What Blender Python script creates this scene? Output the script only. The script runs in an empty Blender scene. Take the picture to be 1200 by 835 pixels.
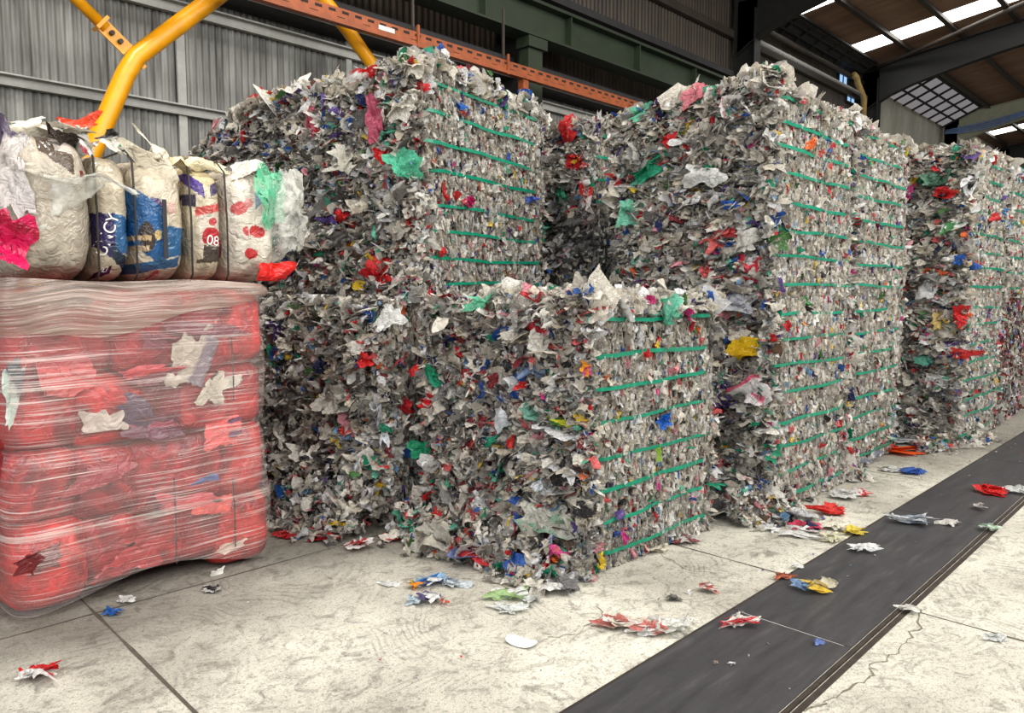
import bpy, math
import numpy as np
from mathutils import Vector, Matrix
from mathutils.bvhtree import BVHTree

SC = bpy.context.scene
COL = SC.collection
RNG = np.random.default_rng(7)

# ------------------------------------------------------------------ camera
FPX, CX, CY, CAMH = 862.0, 600.0, 417.5, 1.6
PITCH, YAW = math.atan(72.5 / 862), math.radians(45)
FW = np.array([math.cos(PITCH) * math.cos(YAW), math.cos(PITCH) * math.sin(YAW), -math.sin(PITCH)])
RT = np.array([math.sin(YAW), -math.cos(YAW), 0.0])
UPV = np.cross(RT, FW)
EYE = np.array([0.0, 0.0, CAMH])
cd = bpy.data.cameras.new('camera')
cam = bpy.data.objects.new('camera', cd)
COL.objects.link(cam)
cd.sensor_width = 36
cd.lens = FPX / 1200 * 36
cam.matrix_world = Matrix(((RT[0], UPV[0], -FW[0], 0), (RT[1], UPV[1], -FW[1], 0), (RT[2], UPV[2], -FW[2], CAMH), (0, 0, 0, 1)))
SC.camera = cam


def ray(u, v):
    return FW + RT * (u - CX) / FPX - UPV * (v - CY) / FPX


def ground(u, v, z=0.0):
    d = ray(u, v)
    return EYE + d * ((z - CAMH) / d[2])


def on_y(u, v, y):
    d = ray(u, v)
    return EYE + d * (y / d[1])


# ------------------------------------------------------------------ helpers
def lin(c):
    c = np.asarray(c, dtype=float) / 255.0
    return np.where(c <= 0.04045, c / 12.92, ((c + 0.055) / 1.055) ** 2.4)


def put(o, parent=None):
    COL.objects.link(o)
    if parent is not None:
        o.parent = parent
    return o


def tag(o, label=None, cat=None, group=None, kind=None):
    if label:
        o['label'] = label
    if cat:
        o['category'] = cat
    if group:
        o['group'] = group
    if kind:
        o['kind'] = kind
    return o


def thing(name, label, cat, loc=(0, 0, 0), rotz=0.0, group=None):
    o = bpy.data.objects.new(name, None)
    o.empty_display_size = 0.1
    put(o)
    o.location = loc
    o.rotation_euler = (0, 0, rotz)
    return tag(o, label, cat, group)


def mesh(name, V, F, mat, parent=None, C=None, smooth=False):
    """quads (or any one n-gon size) in numpy -> ONE mesh object"""
    V = np.ascontiguousarray(V, dtype=np.float32)
    F = np.ascontiguousarray(F, dtype=np.int32)
    me = bpy.data.meshes.new(name)
    me.vertices.add(len(V))
    me.vertices.foreach_set('co', V.ravel())
    k = F.shape[1]
    me.loops.add(F.size)
    me.loops.foreach_set('vertex_index', F.ravel())
    me.polygons.add(len(F))
    me.polygons.foreach_set('loop_start', np.arange(0, F.size, k, dtype=np.int32))
    me.polygons.foreach_set('loop_total', np.full(len(F), k, dtype=np.int32))
    me.polygons.foreach_set('use_smooth', np.full(len(F), smooth, dtype=bool))
    if C is not None:
        a = me.attributes.new('Col', 'FLOAT_COLOR', 'POINT')
        rgba = np.ones((len(V), 4), dtype=np.float32)
        rgba[:, :3] = C
        a.data.foreach_set('color', rgba.ravel())
    me.update(calc_edges=True)
    me.materials.append(mat)
    return put(bpy.data.objects.new(name, me), parent)


class MB:
    """collects boxes, bars and tubes of ONE object"""

    def __init__(self):
        self.V, self.F, self.n = [], [], 0

    def add(self, V, F):
        self.V.append(np.asarray(V, float))
        self.F.append(np.asarray(F, int) + self.n)
        self.n += len(V)
        return self

    def box(self, lo, hi):
        (a, b, c), (d, e, f) = lo, hi
        V = [(a, b, c), (d, b, c), (d, e, c), (a, e, c), (a, b, f), (d, b, f), (d, e, f), (a, e, f)]
        F = [(0, 3, 2, 1), (4, 5, 6, 7), (0, 1, 5, 4), (1, 2, 6, 5), (2, 3, 7, 6), (3, 0, 4, 7)]
        return self.add(V, F)

    def bar(self, p, q, w, h, up=(0, 0, 1)):
        p, q, up = np.array(p, float), np.array(q, float), np.array(up, float)
        d = (q - p) / np.linalg.norm(q - p)
        s = np.cross(d, up)
        s /= np.linalg.norm(s)
        t = np.cross(s, d)
        V = []
        for e in (p, q):
            for i, j in ((-1, -1), (1, -1), (1, 1), (-1, 1)):
                V.append(e + s * i * w / 2 + t * j * h / 2)
        return self.add(V, [(3, 2, 1, 0), (4, 5, 6, 7), (0, 1, 5, 4), (1, 2, 6, 5), (2, 3, 7, 6), (3, 0, 4, 7)])

    def ibeam(self, p, q, w, h, t=0.03):
        p, q = np.array(p, float), np.array(q, float)
        u = np.array((0, 0, h / 2 - t / 2))
        self.bar(p + u, q + u, w, t)
        self.bar(p - u, q - u, w, t)
        return self.bar(p, q, t, h)

    def tube(self, pts, r, n=14):
        pts = [np.array(p, float) for p in pts]
        rings = []
        ref = np.array((0.13, 0.97, 0.21))
        for i, p in enumerate(pts):
            a = pts[max(0, i - 1)]
            b = pts[min(len(pts) - 1, i + 1)]
            d = (b - a) / np.linalg.norm(b - a)
            s = np.cross(d, ref)
            s /= np.linalg.norm(s)
            t = np.cross(s, d)
            rings.append([p + r * (math.cos(2 * math.pi * k / n) * s + math.sin(2 * math.pi * k / n) * t) for k in range(n)])
        V = [v for rr in rings for v in rr]
        F = []
        for i in range(len(pts) - 1):
            for k in range(n):
                F.append((i * n + k, i * n + (k + 1) % n, (i + 1) * n + (k + 1) % n, (i + 1) * n + k))
        b = len(V)
        V += [pts[0], pts[-1]]
        for k in range(0, n, 2):
            F.append((b, (k + 2) % n, (k + 1) % n, k))
            o = (len(pts) - 1) * n
            F.append((b + 1, o + k, o + k + 1, o + (k + 2) % n))
        return self.add(V, F)

    def build(self, name, mat, parent=None, smooth=False):
        o = mesh(name, np.concatenate(self.V), np.concatenate(self.F), mat, parent, smooth=smooth)
        return o


# ------------------------------------------------------------------ materials
def new_mat(name):
    m = bpy.data.materials.new(name)
    m.use_nodes = True
    nt = m.node_tree
    bs = nt.nodes['Principled BSDF']
    return m, nt, bs, nt.nodes['Material Output']


def nd(nt, t, **kw):
    n = nt.nodes.new(t)
    for k, v in kw.items():
        if k in n.inputs:
            n.inputs[k].default_value = v
        else:
            setattr(n, k, v)
    return n


def ramp(nt, stops):
    r = nt.nodes.new('ShaderNodeValToRGB')
    e = r.color_ramp.elements
    while len(e) < len(stops):
        e.new(0.5)
    for k, (p, c) in zip(e, stops):
        k.position = p
        k.color = (*c, 1) if len(c) == 3 else c
    return r


def mat_film(name, rough=0.36, trans=0.30, bump=0.35, bscale=70.0, spec=0.5):
    m, nt, bs, out = new_mat(name)
    L = nt.links
    at = nd(nt, 'ShaderNodeAttribute', attribute_name='Col')
    tc = nd(nt, 'ShaderNodeTexCoord')
    nz = nd(nt, 'ShaderNodeTexNoise', Scale=bscale, Detail=2.5, Distortion=0.8)
    L.new(tc.outputs['Object'], nz.inputs['Vector'])
    rp = ramp(nt, [(0.3, (0.72,) * 3), (0.62, (1.06,) * 3)])
    L.new(nz.outputs['Fac'], rp.inputs['Fac'])
    mx = nd(nt, 'ShaderNodeMix', data_type='RGBA', blend_type='MULTIPLY')
    mx.inputs[0].default_value = 1.0
    L.new(at.outputs['Color'], mx.inputs[6])
    L.new(rp.outputs['Color'], mx.inputs[7])
    L.new(mx.outputs[2], bs.inputs['Base Color'])
    bs.inputs['Roughness'].default_value = rough
    bs.inputs['Specular IOR Level'].default_value = spec
    # creased height: sharp ridges where the noise crosses its middle
    sb = nd(nt, 'ShaderNodeMath', operation='SUBTRACT')
    sb.inputs[1].default_value = 0.5
    L.new(nz.outputs['Fac'], sb.inputs[0])
    ab = nd(nt, 'ShaderNodeMath', operation='ABSOLUTE')
    L.new(sb.outputs[0], ab.inputs[0])
    bp = nd(nt, 'ShaderNodeBump', Strength=min(bump, 1.0), Distance=0.03)
    L.new(ab.outputs[0], bp.inputs['Height'])
    L.new(bp.outputs['Normal'], bs.inputs['Normal'])
    if trans > 0:
        tr = nd(nt, 'ShaderNodeBsdfTranslucent')
        L.new(mx.outputs[2], tr.inputs['Color'])
        ms = nd(nt, 'ShaderNodeMixShader', Fac=trans)
        L.new(bs.outputs[0], ms.inputs[1])
        L.new(tr.outputs[0], ms.inputs[2])
        L.new(ms.outputs[0], out.inputs[0])
    return m


def mat_solid(name, rgb, rough=0.6, metal=0.0, var=0.25, scale=6.0, bump=0.0, spec=0.4):
    m, nt, bs, out = new_mat(name)
    L = nt.links
    c = lin(rgb)
    tc = nd(nt, 'ShaderNodeTexCoord')
    nz = nd(nt, 'ShaderNodeTexNoise', Scale=scale, Detail=6.0, Roughness=0.65)
    L.new(tc.outputs['Object'], nz.inputs['Vector'])
    rp = ramp(nt, [(0.3, tuple(c * (1 - var))), (0.7, tuple(np.minimum(c * (1 + var * 0.6), 1)))])
    L.new(nz.outputs['Fac'], rp.inputs['Fac'])
    L.new(rp.outputs['Color'], bs.inputs['Base Color'])
    bs.inputs['Roughness'].default_value = rough
    bs.inputs['Metallic'].default_value = metal
    bs.inputs['Specular IOR Level'].default_value = spec
    if bump:
        bp = nd(nt, 'ShaderNodeBump', Strength=bump, Distance=0.01)
        L.new(nz.outputs['Fac'], bp.inputs['Height'])
        L.new(bp.outputs['Normal'], bs.inputs['Normal'])
    return m


def mat_emit(name, rgb, s):
    m, nt, bs, out = new_mat(name)
    e = nd(nt, 'ShaderNodeEmission', Color=(*lin(rgb), 1), Strength=s)
    nt.links.new(e.outputs[0], out.inputs[0])
    return m


def mat_streak(name, rgb, a0, a1, lo, hi, zs=55.0, slant=0.12, rough=0.2, bump=0.5, xs=1.6, warp=0.1):
    """stretched packing film: horizontal streaks, partly clear"""
    m, nt, bs, out = new_mat(name)
    L = nt.links
    tc = nd(nt, 'ShaderNodeTexCoord')
    sp = nd(nt, 'ShaderNodeSeparateXYZ')
    L.new(tc.outputs['Object'], sp.inputs[0])
    sl = nd(nt, 'ShaderNodeMath', operation='MULTIPLY_ADD')
    sl.inputs[1].default_value = -slant
    L.new(sp.outputs['X'], sl.inputs[0])
    L.new(sp.outputs['Z'], sl.inputs[2])
    n0 = nd(nt, 'ShaderNodeTexNoise', Scale=2.2, Detail=1.0)
    L.new(tc.outputs['Object'], n0.inputs['Vector'])
    ad = nd(nt, 'ShaderNodeMath', operation='MULTIPLY_ADD')
    ad.inputs[1].default_value = warp
    L.new(n0.outputs['Fac'], ad.inputs[0])
    L.new(sl.outputs[0], ad.inputs[2])
    zz = nd(nt, 'ShaderNodeMath', operation='MULTIPLY')
    zz.inputs[1].default_value = zs
    L.new(ad.outputs[0], zz.inputs[0])
    xx = nd(nt, 'ShaderNodeMath', operation='MULTIPLY')
    xx.inputs[1].default_value = xs
    L.new(sp.outputs['X'], xx.inputs[0])
    yy = nd(nt, 'ShaderNodeMath', operation='MULTIPLY')
    yy.inputs[1].default_value = xs
    L.new(sp.outputs['Y'], yy.inputs[0])
    cb = nd(nt, 'ShaderNodeCombineXYZ')
    L.new(xx.outputs[0], cb.inputs[0])
    L.new(yy.outputs[0], cb.inputs[1])
    L.new(zz.outputs[0], cb.inputs[2])
    nz = nd(nt, 'ShaderNodeTexNoise', Scale=1.0, Detail=3.0, Roughness=0.6)
    L.new(cb.outputs[0], nz.inputs['Vector'])
    n2 = nd(nt, 'ShaderNodeTexNoise', Scale=3.0, Detail=2.0)
    L.new(tc.outputs['Object'], n2.inputs['Vector'])
    mu = nd(nt, 'ShaderNodeMath', operation='MULTIPLY_ADD')
    mu.inputs[1].default_value = 0.35
    L.new(n2.outputs['Fac'], mu.inputs[0])
    L.new(nz.outputs['Fac'], mu.inputs[2])
    mr = nd(nt, 'ShaderNodeMapRange')
    mr.inputs[1].default_value = lo
    mr.inputs[2].default_value = hi
    mr.inputs[3].default_value = a0
    mr.inputs[4].default_value = a1
    L.new(mu.outputs[0], mr.inputs[0])
    bs.inputs['Base Color'].default_value = (*lin(rgb), 1)
    bs.inputs['Roughness'].default_value = rough
    bs.inputs['Specular IOR Level'].default_value = 0.8
    bp = nd(nt, 'ShaderNodeBump', Strength=bump, Distance=0.02)
    L.new(nz.outputs['Fac'], bp.inputs['Height'])
    L.new(bp.outputs['Normal'], bs.inputs['Normal'])
    tr = nd(nt, 'ShaderNodeBsdfTransparent')
    ms = nd(nt, 'ShaderNodeMixShader')
    L.new(mr.outputs[0], ms.inputs[0])
    L.new(tr.outputs[0], ms.inputs[1])
    L.new(bs.outputs[0], ms.inputs[2])
    L.new(ms.outputs[0], out.inputs[0])
    return m


def mat_clear(name, rgb, alpha, rough=0.22):
    m, nt, bs, out = new_mat(name)
    L = nt.links
    tc = nd(nt, 'ShaderNodeTexCoord')
    nz = nd(nt, 'ShaderNodeTexNoise', Scale=14.0, Detail=4.0)
    L.new(tc.outputs['Object'], nz.inputs['Vector'])
    mr = nd(nt, 'ShaderNodeMapRange')
    mr.inputs[1].default_value = 0.3
    mr.inputs[2].default_value = 0.7
    mr.inputs[3].default_value = max(0, alpha - 0.25)
    mr.inputs[4].default_value = min(1, alpha + 0.25)
    L.new(nz.outputs['Fac'], mr.inputs[0])
    bs.inputs['Base Color'].default_value = (*lin(rgb), 1)
    bs.inputs['Roughness'].default_value = rough
    bp = nd(nt, 'ShaderNodeBump', Strength=0.5, Distance=0.02)
    L.new(nz.outputs['Fac'], bp.inputs['Height'])
    L.new(bp.outputs['Normal'], bs.inputs['Normal'])
    tr = nd(nt, 'ShaderNodeBsdfTransparent')
    ms = nd(nt, 'ShaderNodeMixShader')
    L.new(mr.outputs[0], ms.inputs[0])
    L.new(tr.outputs[0], ms.inputs[1])
    L.new(bs.outputs[0], ms.inputs[2])
    L.new(ms.outputs[0], out.inputs[0])
    return m


def mat_concrete():
    m, nt, bs, out = new_mat('concrete')
    L = nt.links
    tc = nd(nt, 'ShaderNodeTexCoord')
    P = tc.outputs['Object']

    def noise(scale, detail=5.0, rough=0.6, dist=0.0):
        n = nd(nt, 'ShaderNodeTexNoise', Scale=scale, Detail=detail, Roughness=rough, Distortion=dist)
        L.new(P, n.inputs['Vector'])
        return n.outputs['Fac']

    def math_(op, a, b=None, c=None):
        n = nd(nt, 'ShaderNodeMath', operation=op)
        for i, x in enumerate((a, b, c)):
            if x is None:
                continue
            if isinstance(x, (int, float)):
                n.inputs[i].default_value = x
            else:
                L.new(x, n.inputs[i])
        return n.outputs[0]

    def rmp(x, a, b, c=0.0, d=1.0):
        n = nd(nt, 'ShaderNodeMapRange')
        for i, v in enumerate((a, b, c, d)):
            n.inputs[i + 1].default_value = v
        L.new(x, n.inputs[0])
        return n.outputs[0]

    def mixc(f, a, b, blend='MIX'):
        n = nd(nt, 'ShaderNodeMix', data_type='RGBA', blend_type=blend)
        if isinstance(f, float):
            n.inputs[0].default_value = f
        else:
            L.new(f, n.inputs[0])
        for i, x in ((6, a), (7, b)):
            if isinstance(x, tuple):
                n.inputs[i].default_value = (*x, 1)
            else:
                L.new(x, n.inputs[i])
        return n.outputs[2]

    light, mid, dark = tuple(lin((202, 199, 185))), tuple(lin((158, 154, 142))), tuple(lin((74, 70, 63)))
    big = noise(0.8, 5.0, 0.6)
    base = mixc(rmp(big, 0.36, 0.62), mid, light)
    # darker towards the foot of the stacks
    sp = nd(nt, 'ShaderNodeSeparateXYZ')
    L.new(P, sp.inputs[0])
    xa = math_('MULTIPLY', math_('MAXIMUM', math_('SUBTRACT', sp.outputs['X'], 2.5), 0.0), 0.28)
    dn = math_('MULTIPLY_ADD', noise(1.1, 4.0), 1.8, math_('ADD', sp.outputs['Y'], xa))
    base = mixc(rmp(dn, 3.9, 4.7, 0.0, 0.6), base, dark)
    # trowel arcs
    wn = nd(nt, 'ShaderNodeTexNoise', Scale=1.3, Detail=2.0)
    L.new(P, wn.inputs['Vector'])
    vm = nd(nt, 'ShaderNodeVectorMath', operation='MULTIPLY_ADD')
    L.new(wn.outputs['Color'], vm.inputs[0])
    vm.inputs[1].default_value = (0.5, 0.5, 0)
    L.new(P, vm.inputs[2])
    vo = nd(nt, 'ShaderNodeTexVoronoi', Scale=1.15)
    vo.feature = 'F1'
    L.new(vm.outputs[0], vo.inputs['Vector'])
    arc = math_('SINE', math_('MULTIPLY', vo.outputs['Distance'], 150.0))
    arcm = math_('MULTIPLY', rmp(arc, 0.1, 0.9), rmp(noise(3.5, 4.0), 0.46, 0.66))
    base = mixc(math_('MULTIPLY', arcm, 0.30), base, dark)
    # scuffs, pits and speckle
    sc = rmp(noise(9.0, 8.0, 0.72, 1.2), 0.50, 0.66, 0.0, 0.62)
    base = mixc(sc, base, dark)
    pit = rmp(noise(55.0, 5.0, 0.7), 0.52, 0.66, 0.0, 0.6)
    base = mixc(pit, base, dark)
    fine = rmp(noise(150.0, 3.0), 0.3, 0.7, 0.68, 1.22)
    cb = nd(nt, 'ShaderNodeCombineColor')
    for i in range(3):
        L.new(fine, cb.inputs[i])
    base = mixc(1.0, base, cb.outputs[0], 'MULTIPLY')
    L.new(base, bs.inputs['Base Color'])
    bs.inputs['Roughness'].default_value = 0.72
    bs.inputs['Specular IOR Level'].default_value = 0.3
    bp = nd(nt, 'ShaderNodeBump', Strength=0.5, Distance=0.008)
    L.new(math_('SUBTRACT', noise(30.0, 6.0), math_('MULTIPLY', arcm, 0.6)), bp.inputs['Height'])
    L.new(bp.outputs['Normal'], bs.inputs['Normal'])
    return m


def mat_plate():
    m, nt, bs, out = new_mat('dark_plate')
    L = nt.links
    tc = nd(nt, 'ShaderNodeTexCoord')
    mp = nd(nt, 'ShaderNodeMapping')
    mp.inputs['Scale'].default_value = (1.2, 9.0, 1.0)
    L.new(tc.outputs['Object'], mp.inputs[0])
    nz = nd(nt, 'ShaderNodeTexNoise', Scale=2.0, Detail=7.0, Roughness=0.65)
    L.new(mp.outputs[0], nz.inputs['Vector'])
    rp = ramp(nt, [(0.3, tuple(lin((44, 43, 45)))), (0.58, tuple(lin((58, 57, 59)))), (0.8, tuple(lin((82, 80, 78))))])
    L.new(nz.outputs['Fac'], rp.inputs['Fac'])
    L.new(rp.outputs['Color'], bs.inputs['Base Color'])
    bs.inputs['Roughness'].default_value = 0.48
    bs.inputs['Specular IOR Level'].default_value = 0.35
    n2 = nd(nt, 'ShaderNodeTexNoise', Scale=25.0, Detail=4.0)
    L.new(tc.outputs['Object'], n2.inputs['Vector'])
    bp = nd(nt, 'ShaderNodeBump', Strength=0.12, Distance=0.004)
    L.new(n2.outputs['Fac'], bp.inputs['Height'])
    L.new(bp.outputs['Normal'], bs.inputs['Normal'])
    return m


def mat_sheet(name, c0, c1, rough=0.55, metal=0.0, vs=(9.0, 1.0, 0.7)):
    """cladding or roof sheet: dirt streaks running down"""
    m, nt, bs, out = new_mat(name)
    L = nt.links
    tc = nd(nt, 'ShaderNodeTexCoord')
    mp = nd(nt, 'ShaderNodeMapping')
    mp.inputs['Scale'].default_value = vs
    L.new(tc.outputs['Object'], mp.inputs[0])
    nz = nd(nt, 'ShaderNodeTexNoise', Scale=1.0, Detail=6.0, Roughness=0.6)
    L.new(mp.outputs[0], nz.inputs['Vector'])
    rp = ramp(nt, [(0.32, tuple(lin(c0))), (0.66, tuple(lin(c1)))])
    L.new(nz.outputs['Fac'], rp.inputs['Fac'])
    L.new(rp.outputs['Color'], bs.inputs['Base Color'])
    bs.inputs['Roughness'].default_value = rough
    bs.inputs['Metallic'].default_value = metal
    return m


M = {
    'film': mat_film('film_scraps', rough=0.26, bump=1.0, bscale=42.0),
    'bag': mat_film('bag_film', rough=0.22, trans=0.1, bump=0.9, bscale=17.0),
    'redbag': mat_film('red_bag_film', rough=0.3, trans=0.1, bump=0.9, bscale=13.0),
    'strap': mat_solid('strap_green', (6, 128, 98), rough=0.32, var=0.4, scale=40.0),
    'cord': mat_solid('dark_cord', (45, 40, 36), rough=0.6),
    'black': mat_solid('black_strap', (30, 28, 32), rough=0.5),
    'concrete': mat_concrete(),
    'joint': mat_solid('joint_dirt', (78, 72, 63), rough=0.9, var=0.4, scale=20),
    'crack': mat_solid('crack_dirt', (110, 103, 90), rough=0.9, var=0.4, scale=20),
    'plate': mat_plate(),
    'rail': mat_solid('rusty_angle', (60, 52, 46), rough=0.6, metal=0.3, var=0.5, scale=14.0, bump=0.3),
    'wall': mat_sheet('weathered_cladding', (68, 66, 62), (136, 136, 130)),
    'wall_dark': mat_sheet('shaded_cladding', (42, 36, 30), (70, 60, 48)),
    'wall_cream': mat_sheet('cream_cladding', (168, 164, 148), (205, 200, 182), vs=(2, 1, 0.7)),
    'girt': mat_solid('girt_grey', (160, 159, 153), rough=0.55, var=0.2),
    'ledge': mat_solid('ledge_grey', (48, 47, 46), rough=0.7, var=0.25),
    'roof': mat_sheet('brown_roof_sheet', (128, 98, 78), (160, 126, 102), vs=(3.0, 0.6, 1.0), rough=0.8),
    'steel': mat_solid('dark_steel', (30, 30, 29), rough=0.6, var=0.25),
    'purlin': mat_solid('purlin_steel', (62, 54, 48), rough=0.5, var=0.25),
    'cream': mat_solid('cream_steel', (176, 176, 152), rough=0.55, var=0.15),
    'green': mat_solid('green_girder', (40, 51, 34), rough=0.55, var=0.3, scale=3.0),
    'yellow': mat_solid('yellow_paint', (222, 150, 12), rough=0.35, var=0.22, scale=5.0),
    'orange': mat_solid('orange_paint', (150, 76, 36), rough=0.5, var=0.35, scale=8.0),
    'slot': mat_solid('slot_dark', (40, 28, 22), rough=0.8),
    'white': mat_solid('white_label', (225, 222, 212), rough=0.6, var=0.08),
    'card': mat_solid('white_card', (236, 236, 232), rough=0.6, var=0.05),
    'blue_cable': mat_solid('blue_cable', (130, 160, 210), rough=0.5),
    'gold': mat_solid('drain_pipe_paint', (156, 130, 78), rough=0.45),
    'sky': mat_emit('skylight_sheet', (255, 252, 244), 5.0),
    'dim': mat_emit('dim_translucent_sheet', (214, 208, 210), 0.27),
    'pane': mat_emit('blue_daylight_pane', (150, 190, 235), 1.1),
    'wrap': mat_streak('stretch_film', (232, 214, 208), 0.115, 0.85, 0.71, 0.98, zs=105.0, slant=0.015, xs=1.3, warp=0.035, bump=0.8, rough=0.16),
    'band': mat_streak('film_band', (236, 226, 216), 0.0, 0.62, 0.55, 0.85, zs=160.0, slant=0.0, rough=0.18, bump=0.8, warp=0.02),
    'collar': mat_streak('bunched_film', (158, 139, 127), 0.34, 0.95, 0.5, 0.85, zs=42.0, slant=0.05, rough=0.2, bump=0.9, warp=0.12),
    'clear': mat_clear('clear_film', (222, 222, 212), 0.42),
    'cleargreen': mat_clear('green_clear_film', (70, 176, 130), 0.62),
    'print': mat_solid('white_print', (236, 232, 226), rough=0.4, var=0.05),
}

# ------------------------------------------------------------------ film scraps
WHITES = [((232, 228, 218), 16), ((216, 209, 195), 18), ((196, 189, 176), 14), ((172, 166, 155), 10), ((224, 224, 224), 12),
          ((150, 144, 136), 7), ((206, 196, 176), 8)]
COLS = [((200, 40, 44), 4.2), ((214, 96, 96), 2.0), ((20, 140, 104), 2.6), ((96, 178, 150), 2.2), ((38, 84, 160), 2.6), ((30, 40, 84), 1.6),
        ((232, 196, 60), 1.5), ((96, 74, 140), 1.7), ((228, 150, 160), 2.0), ((40, 38, 40), 3.6), ((214, 96, 40), 1.0), ((120, 160, 196), 2.2),
        ((70, 116, 60), 1.2), ((122, 32, 40), 1.4), ((96, 76, 60), 2.0), ((200, 60, 130), 0.6)]


def palette(colour_share=1.0, grey=0.0, tint=None):
    P = list(WHITES) + [(c, w * colour_share) for c, w in COLS]
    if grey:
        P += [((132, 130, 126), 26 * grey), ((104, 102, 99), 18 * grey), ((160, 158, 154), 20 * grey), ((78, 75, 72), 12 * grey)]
    if tint:
        P += [(tint, 60)]
    c = np.array([lin(p[0]) for p in P])
    w = np.array([p[1] for p in P], float)
    return c, w / w.sum()


PAL_EDGE = palette(0.26)
PAL_LOOSE = palette(0.42, 0.30)
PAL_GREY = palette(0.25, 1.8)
PAL_TOP = palette(0.30)
PAL_PRINT = palette(3.0)
PAL_RED = palette(1.0, 0.6, (110, 44, 40))


def pick(rng, n, pal, lo=0.82, hi=1.1):
    c, w = pal
    k = rng.choice(len(w), size=n, p=w)
    return np.clip(c[k] * rng.uniform(lo, hi, (n, 1)), 0, 0.92)


def unit(a):
    return a / np.maximum(np.linalg.norm(a, axis=-1, keepdims=True), 1e-9)


def scraps(rng, cent, nrm, up, su, sv, N, cr, col, col2=None, roll=0.4, folds=5, ragged=0.22, hinges=2, bend=1.5, part=0.35):
    """n crumpled sheets: centres, normals, up hint, half sizes -> V, F, C"""
    n = len(cent)
    nrm = unit(nrm)
    a = unit(np.cross(up + 1e-4, nrm))
    b = np.cross(nrm, a)
    th = rng.normal(0, roll, n)[:, None]
    tu = a * np.cos(th) + b * np.sin(th)
    tv = b * np.cos(th) - a * np.sin(th)
    g = np.linspace(-1, 1, N)
    U, W = np.meshgrid(g, g, indexing='xy')
    U = U.ravel()[None, :].repeat(n, 0)
    W = W.ravel()[None, :].repeat(n, 0)
    r = np.maximum(np.abs(U), np.abs(W))
    R2 = np.sqrt(U ** 2 + W ** 2) + 1e-6
    ang = np.arctan2(W, U)
    k = rng.uniform(0.1, 0.7, (n, 1)) if ragged > 0.1 else np.full((n, 1), 0.08)
    sc = (1 - k) + k * r / R2
    for q in (1, 2, 3, 5, 8):
        sc = sc * (1 + rng.uniform(0, ragged, (n, 1)) * r * np.sin(q * ang + rng.uniform(0, 6.28, (n, 1))))
    X, Y = U * sc, W * sc
    Z = np.zeros_like(X)
    for _ in range(folds):
        t = rng.uniform(0, 6.28, (n, 1))
        o = rng.uniform(-0.8, 0.8, (n, 1))
        A = rng.normal(0, 1, (n, 1)) * cr
        Z = Z + A * np.sqrt((X * np.cos(t) + Y * np.sin(t) - o) ** 2 + 0.004)
    Z = Z - Z.mean(1, keepdims=True)
    Z = Z + rng.normal(0, cr * 0.10, Z.shape)
    X = X + rng.normal(0, 0.04, X.shape)
    Y = Y + rng.normal(0, 0.04, X.shape)
    for _ in range(hinges):
        # fold the part of the sheet beyond a line over about that line
        t = rng.uniform(0, 6.28, (n, 1))
        o = rng.uniform(0.0, 0.6, (n, 1))
        al = rng.normal(0, bend, (n, 1))
        ct, st = np.cos(t), np.sin(t)
        d = X * ct + Y * st - o
        e = -X * st + Y * ct
        m = d > 0
        al = al * np.minimum(1, d / 0.22 + 0.15)
        d2 = np.where(m, d * np.cos(al) - Z * np.sin(al), d)
        Z = np.where(m, d * np.sin(al) + Z * np.cos(al), Z)
        X = (d2 + o) * ct - e * st
        Y = (d2 + o) * st + e * ct
    s = np.sqrt(su * sv)[:, None]
    P = cent[:, None, :] + tu[:, None, :] * (X * su[:, None])[..., None] + tv[:, None, :] * (Y * sv[:, None])[..., None] + nrm[:, None, :] * (Z * s)[..., None]
    C = np.repeat(col[:, None, :], N * N, 1)
    if col2 is not None:
        t = rng.uniform(0, 6.28, (n, 1))
        o = np.where(rng.random((n, 1)) < part, rng.uniform(-0.2, 0.8, (n, 1)), 9)
        d = U * np.cos(t) + W * np.sin(t)
        msk = ((d > o) & (d < o + rng.uniform(0.3, 1.2, (n, 1))))[..., None]
        C = np.where(msk, col2[:, None, :], C)
    idx = np.arange(N * N).reshape(N, N)
    q = np.stack([idx[:-1, :-1], idx[:-1, 1:], idx[1:, 1:], idx[1:, :-1]], -1).reshape(-1, 4)
    F = (q[None] + (np.arange(n) * N * N)[:, None, None]).reshape(-1, 4)
    return P.reshape(-1, 3), F, C.reshape(-1, 3)


def fold_noise(rng, amp, n=9, f0=6, f1=34):
    K = rng.normal(0, 1, (n, 3))
    K = unit(K) * rng.uniform(f0, f1, (n, 1))
    ph = rng.uniform(0, 6.28, n)
    W = rng.normal(0, 1, (n, 3)) * 5

    def f(P):
        s = 0
        for k, p, w in zip(K, ph, W):
            s = s + (1 - np.abs(np.sin(P @ k * 0.5 + p + 0.8 * np.sin(P @ w)))) ** 2 * (8.0 / np.linalg.norm(k)) ** 0.5
        return amp * (s / n ** 0.5 - 0.6)
    return f


class Acc:
    def __init__(self):
        self.V, self.F, self.C, self.n = [], [], [], 0

    def add(self, V, F, C):
        self.V.append(V)
        self.F.append(F + self.n)
        self.C.append(C)
        self.n += len(V)

    def get(self):
        return np.concatenate(self.V), np.concatenate(self.F), np.concatenate(self.C)


def sinf(rng, amp, freqs):
    ph = rng.uniform(0, 6.28, (len(freqs), 4))
    dirs = rng.normal(0, 1, (len(freqs), 2))

    def f(a, b):
        s = 0
        for (p, d, q) in zip(ph, dirs, freqs):
            s = s + np.sin(q * (d[0] * a + d[1] * b) + p[0])
        return amp * s / len(freqs) ** 0.5
    return f


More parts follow.
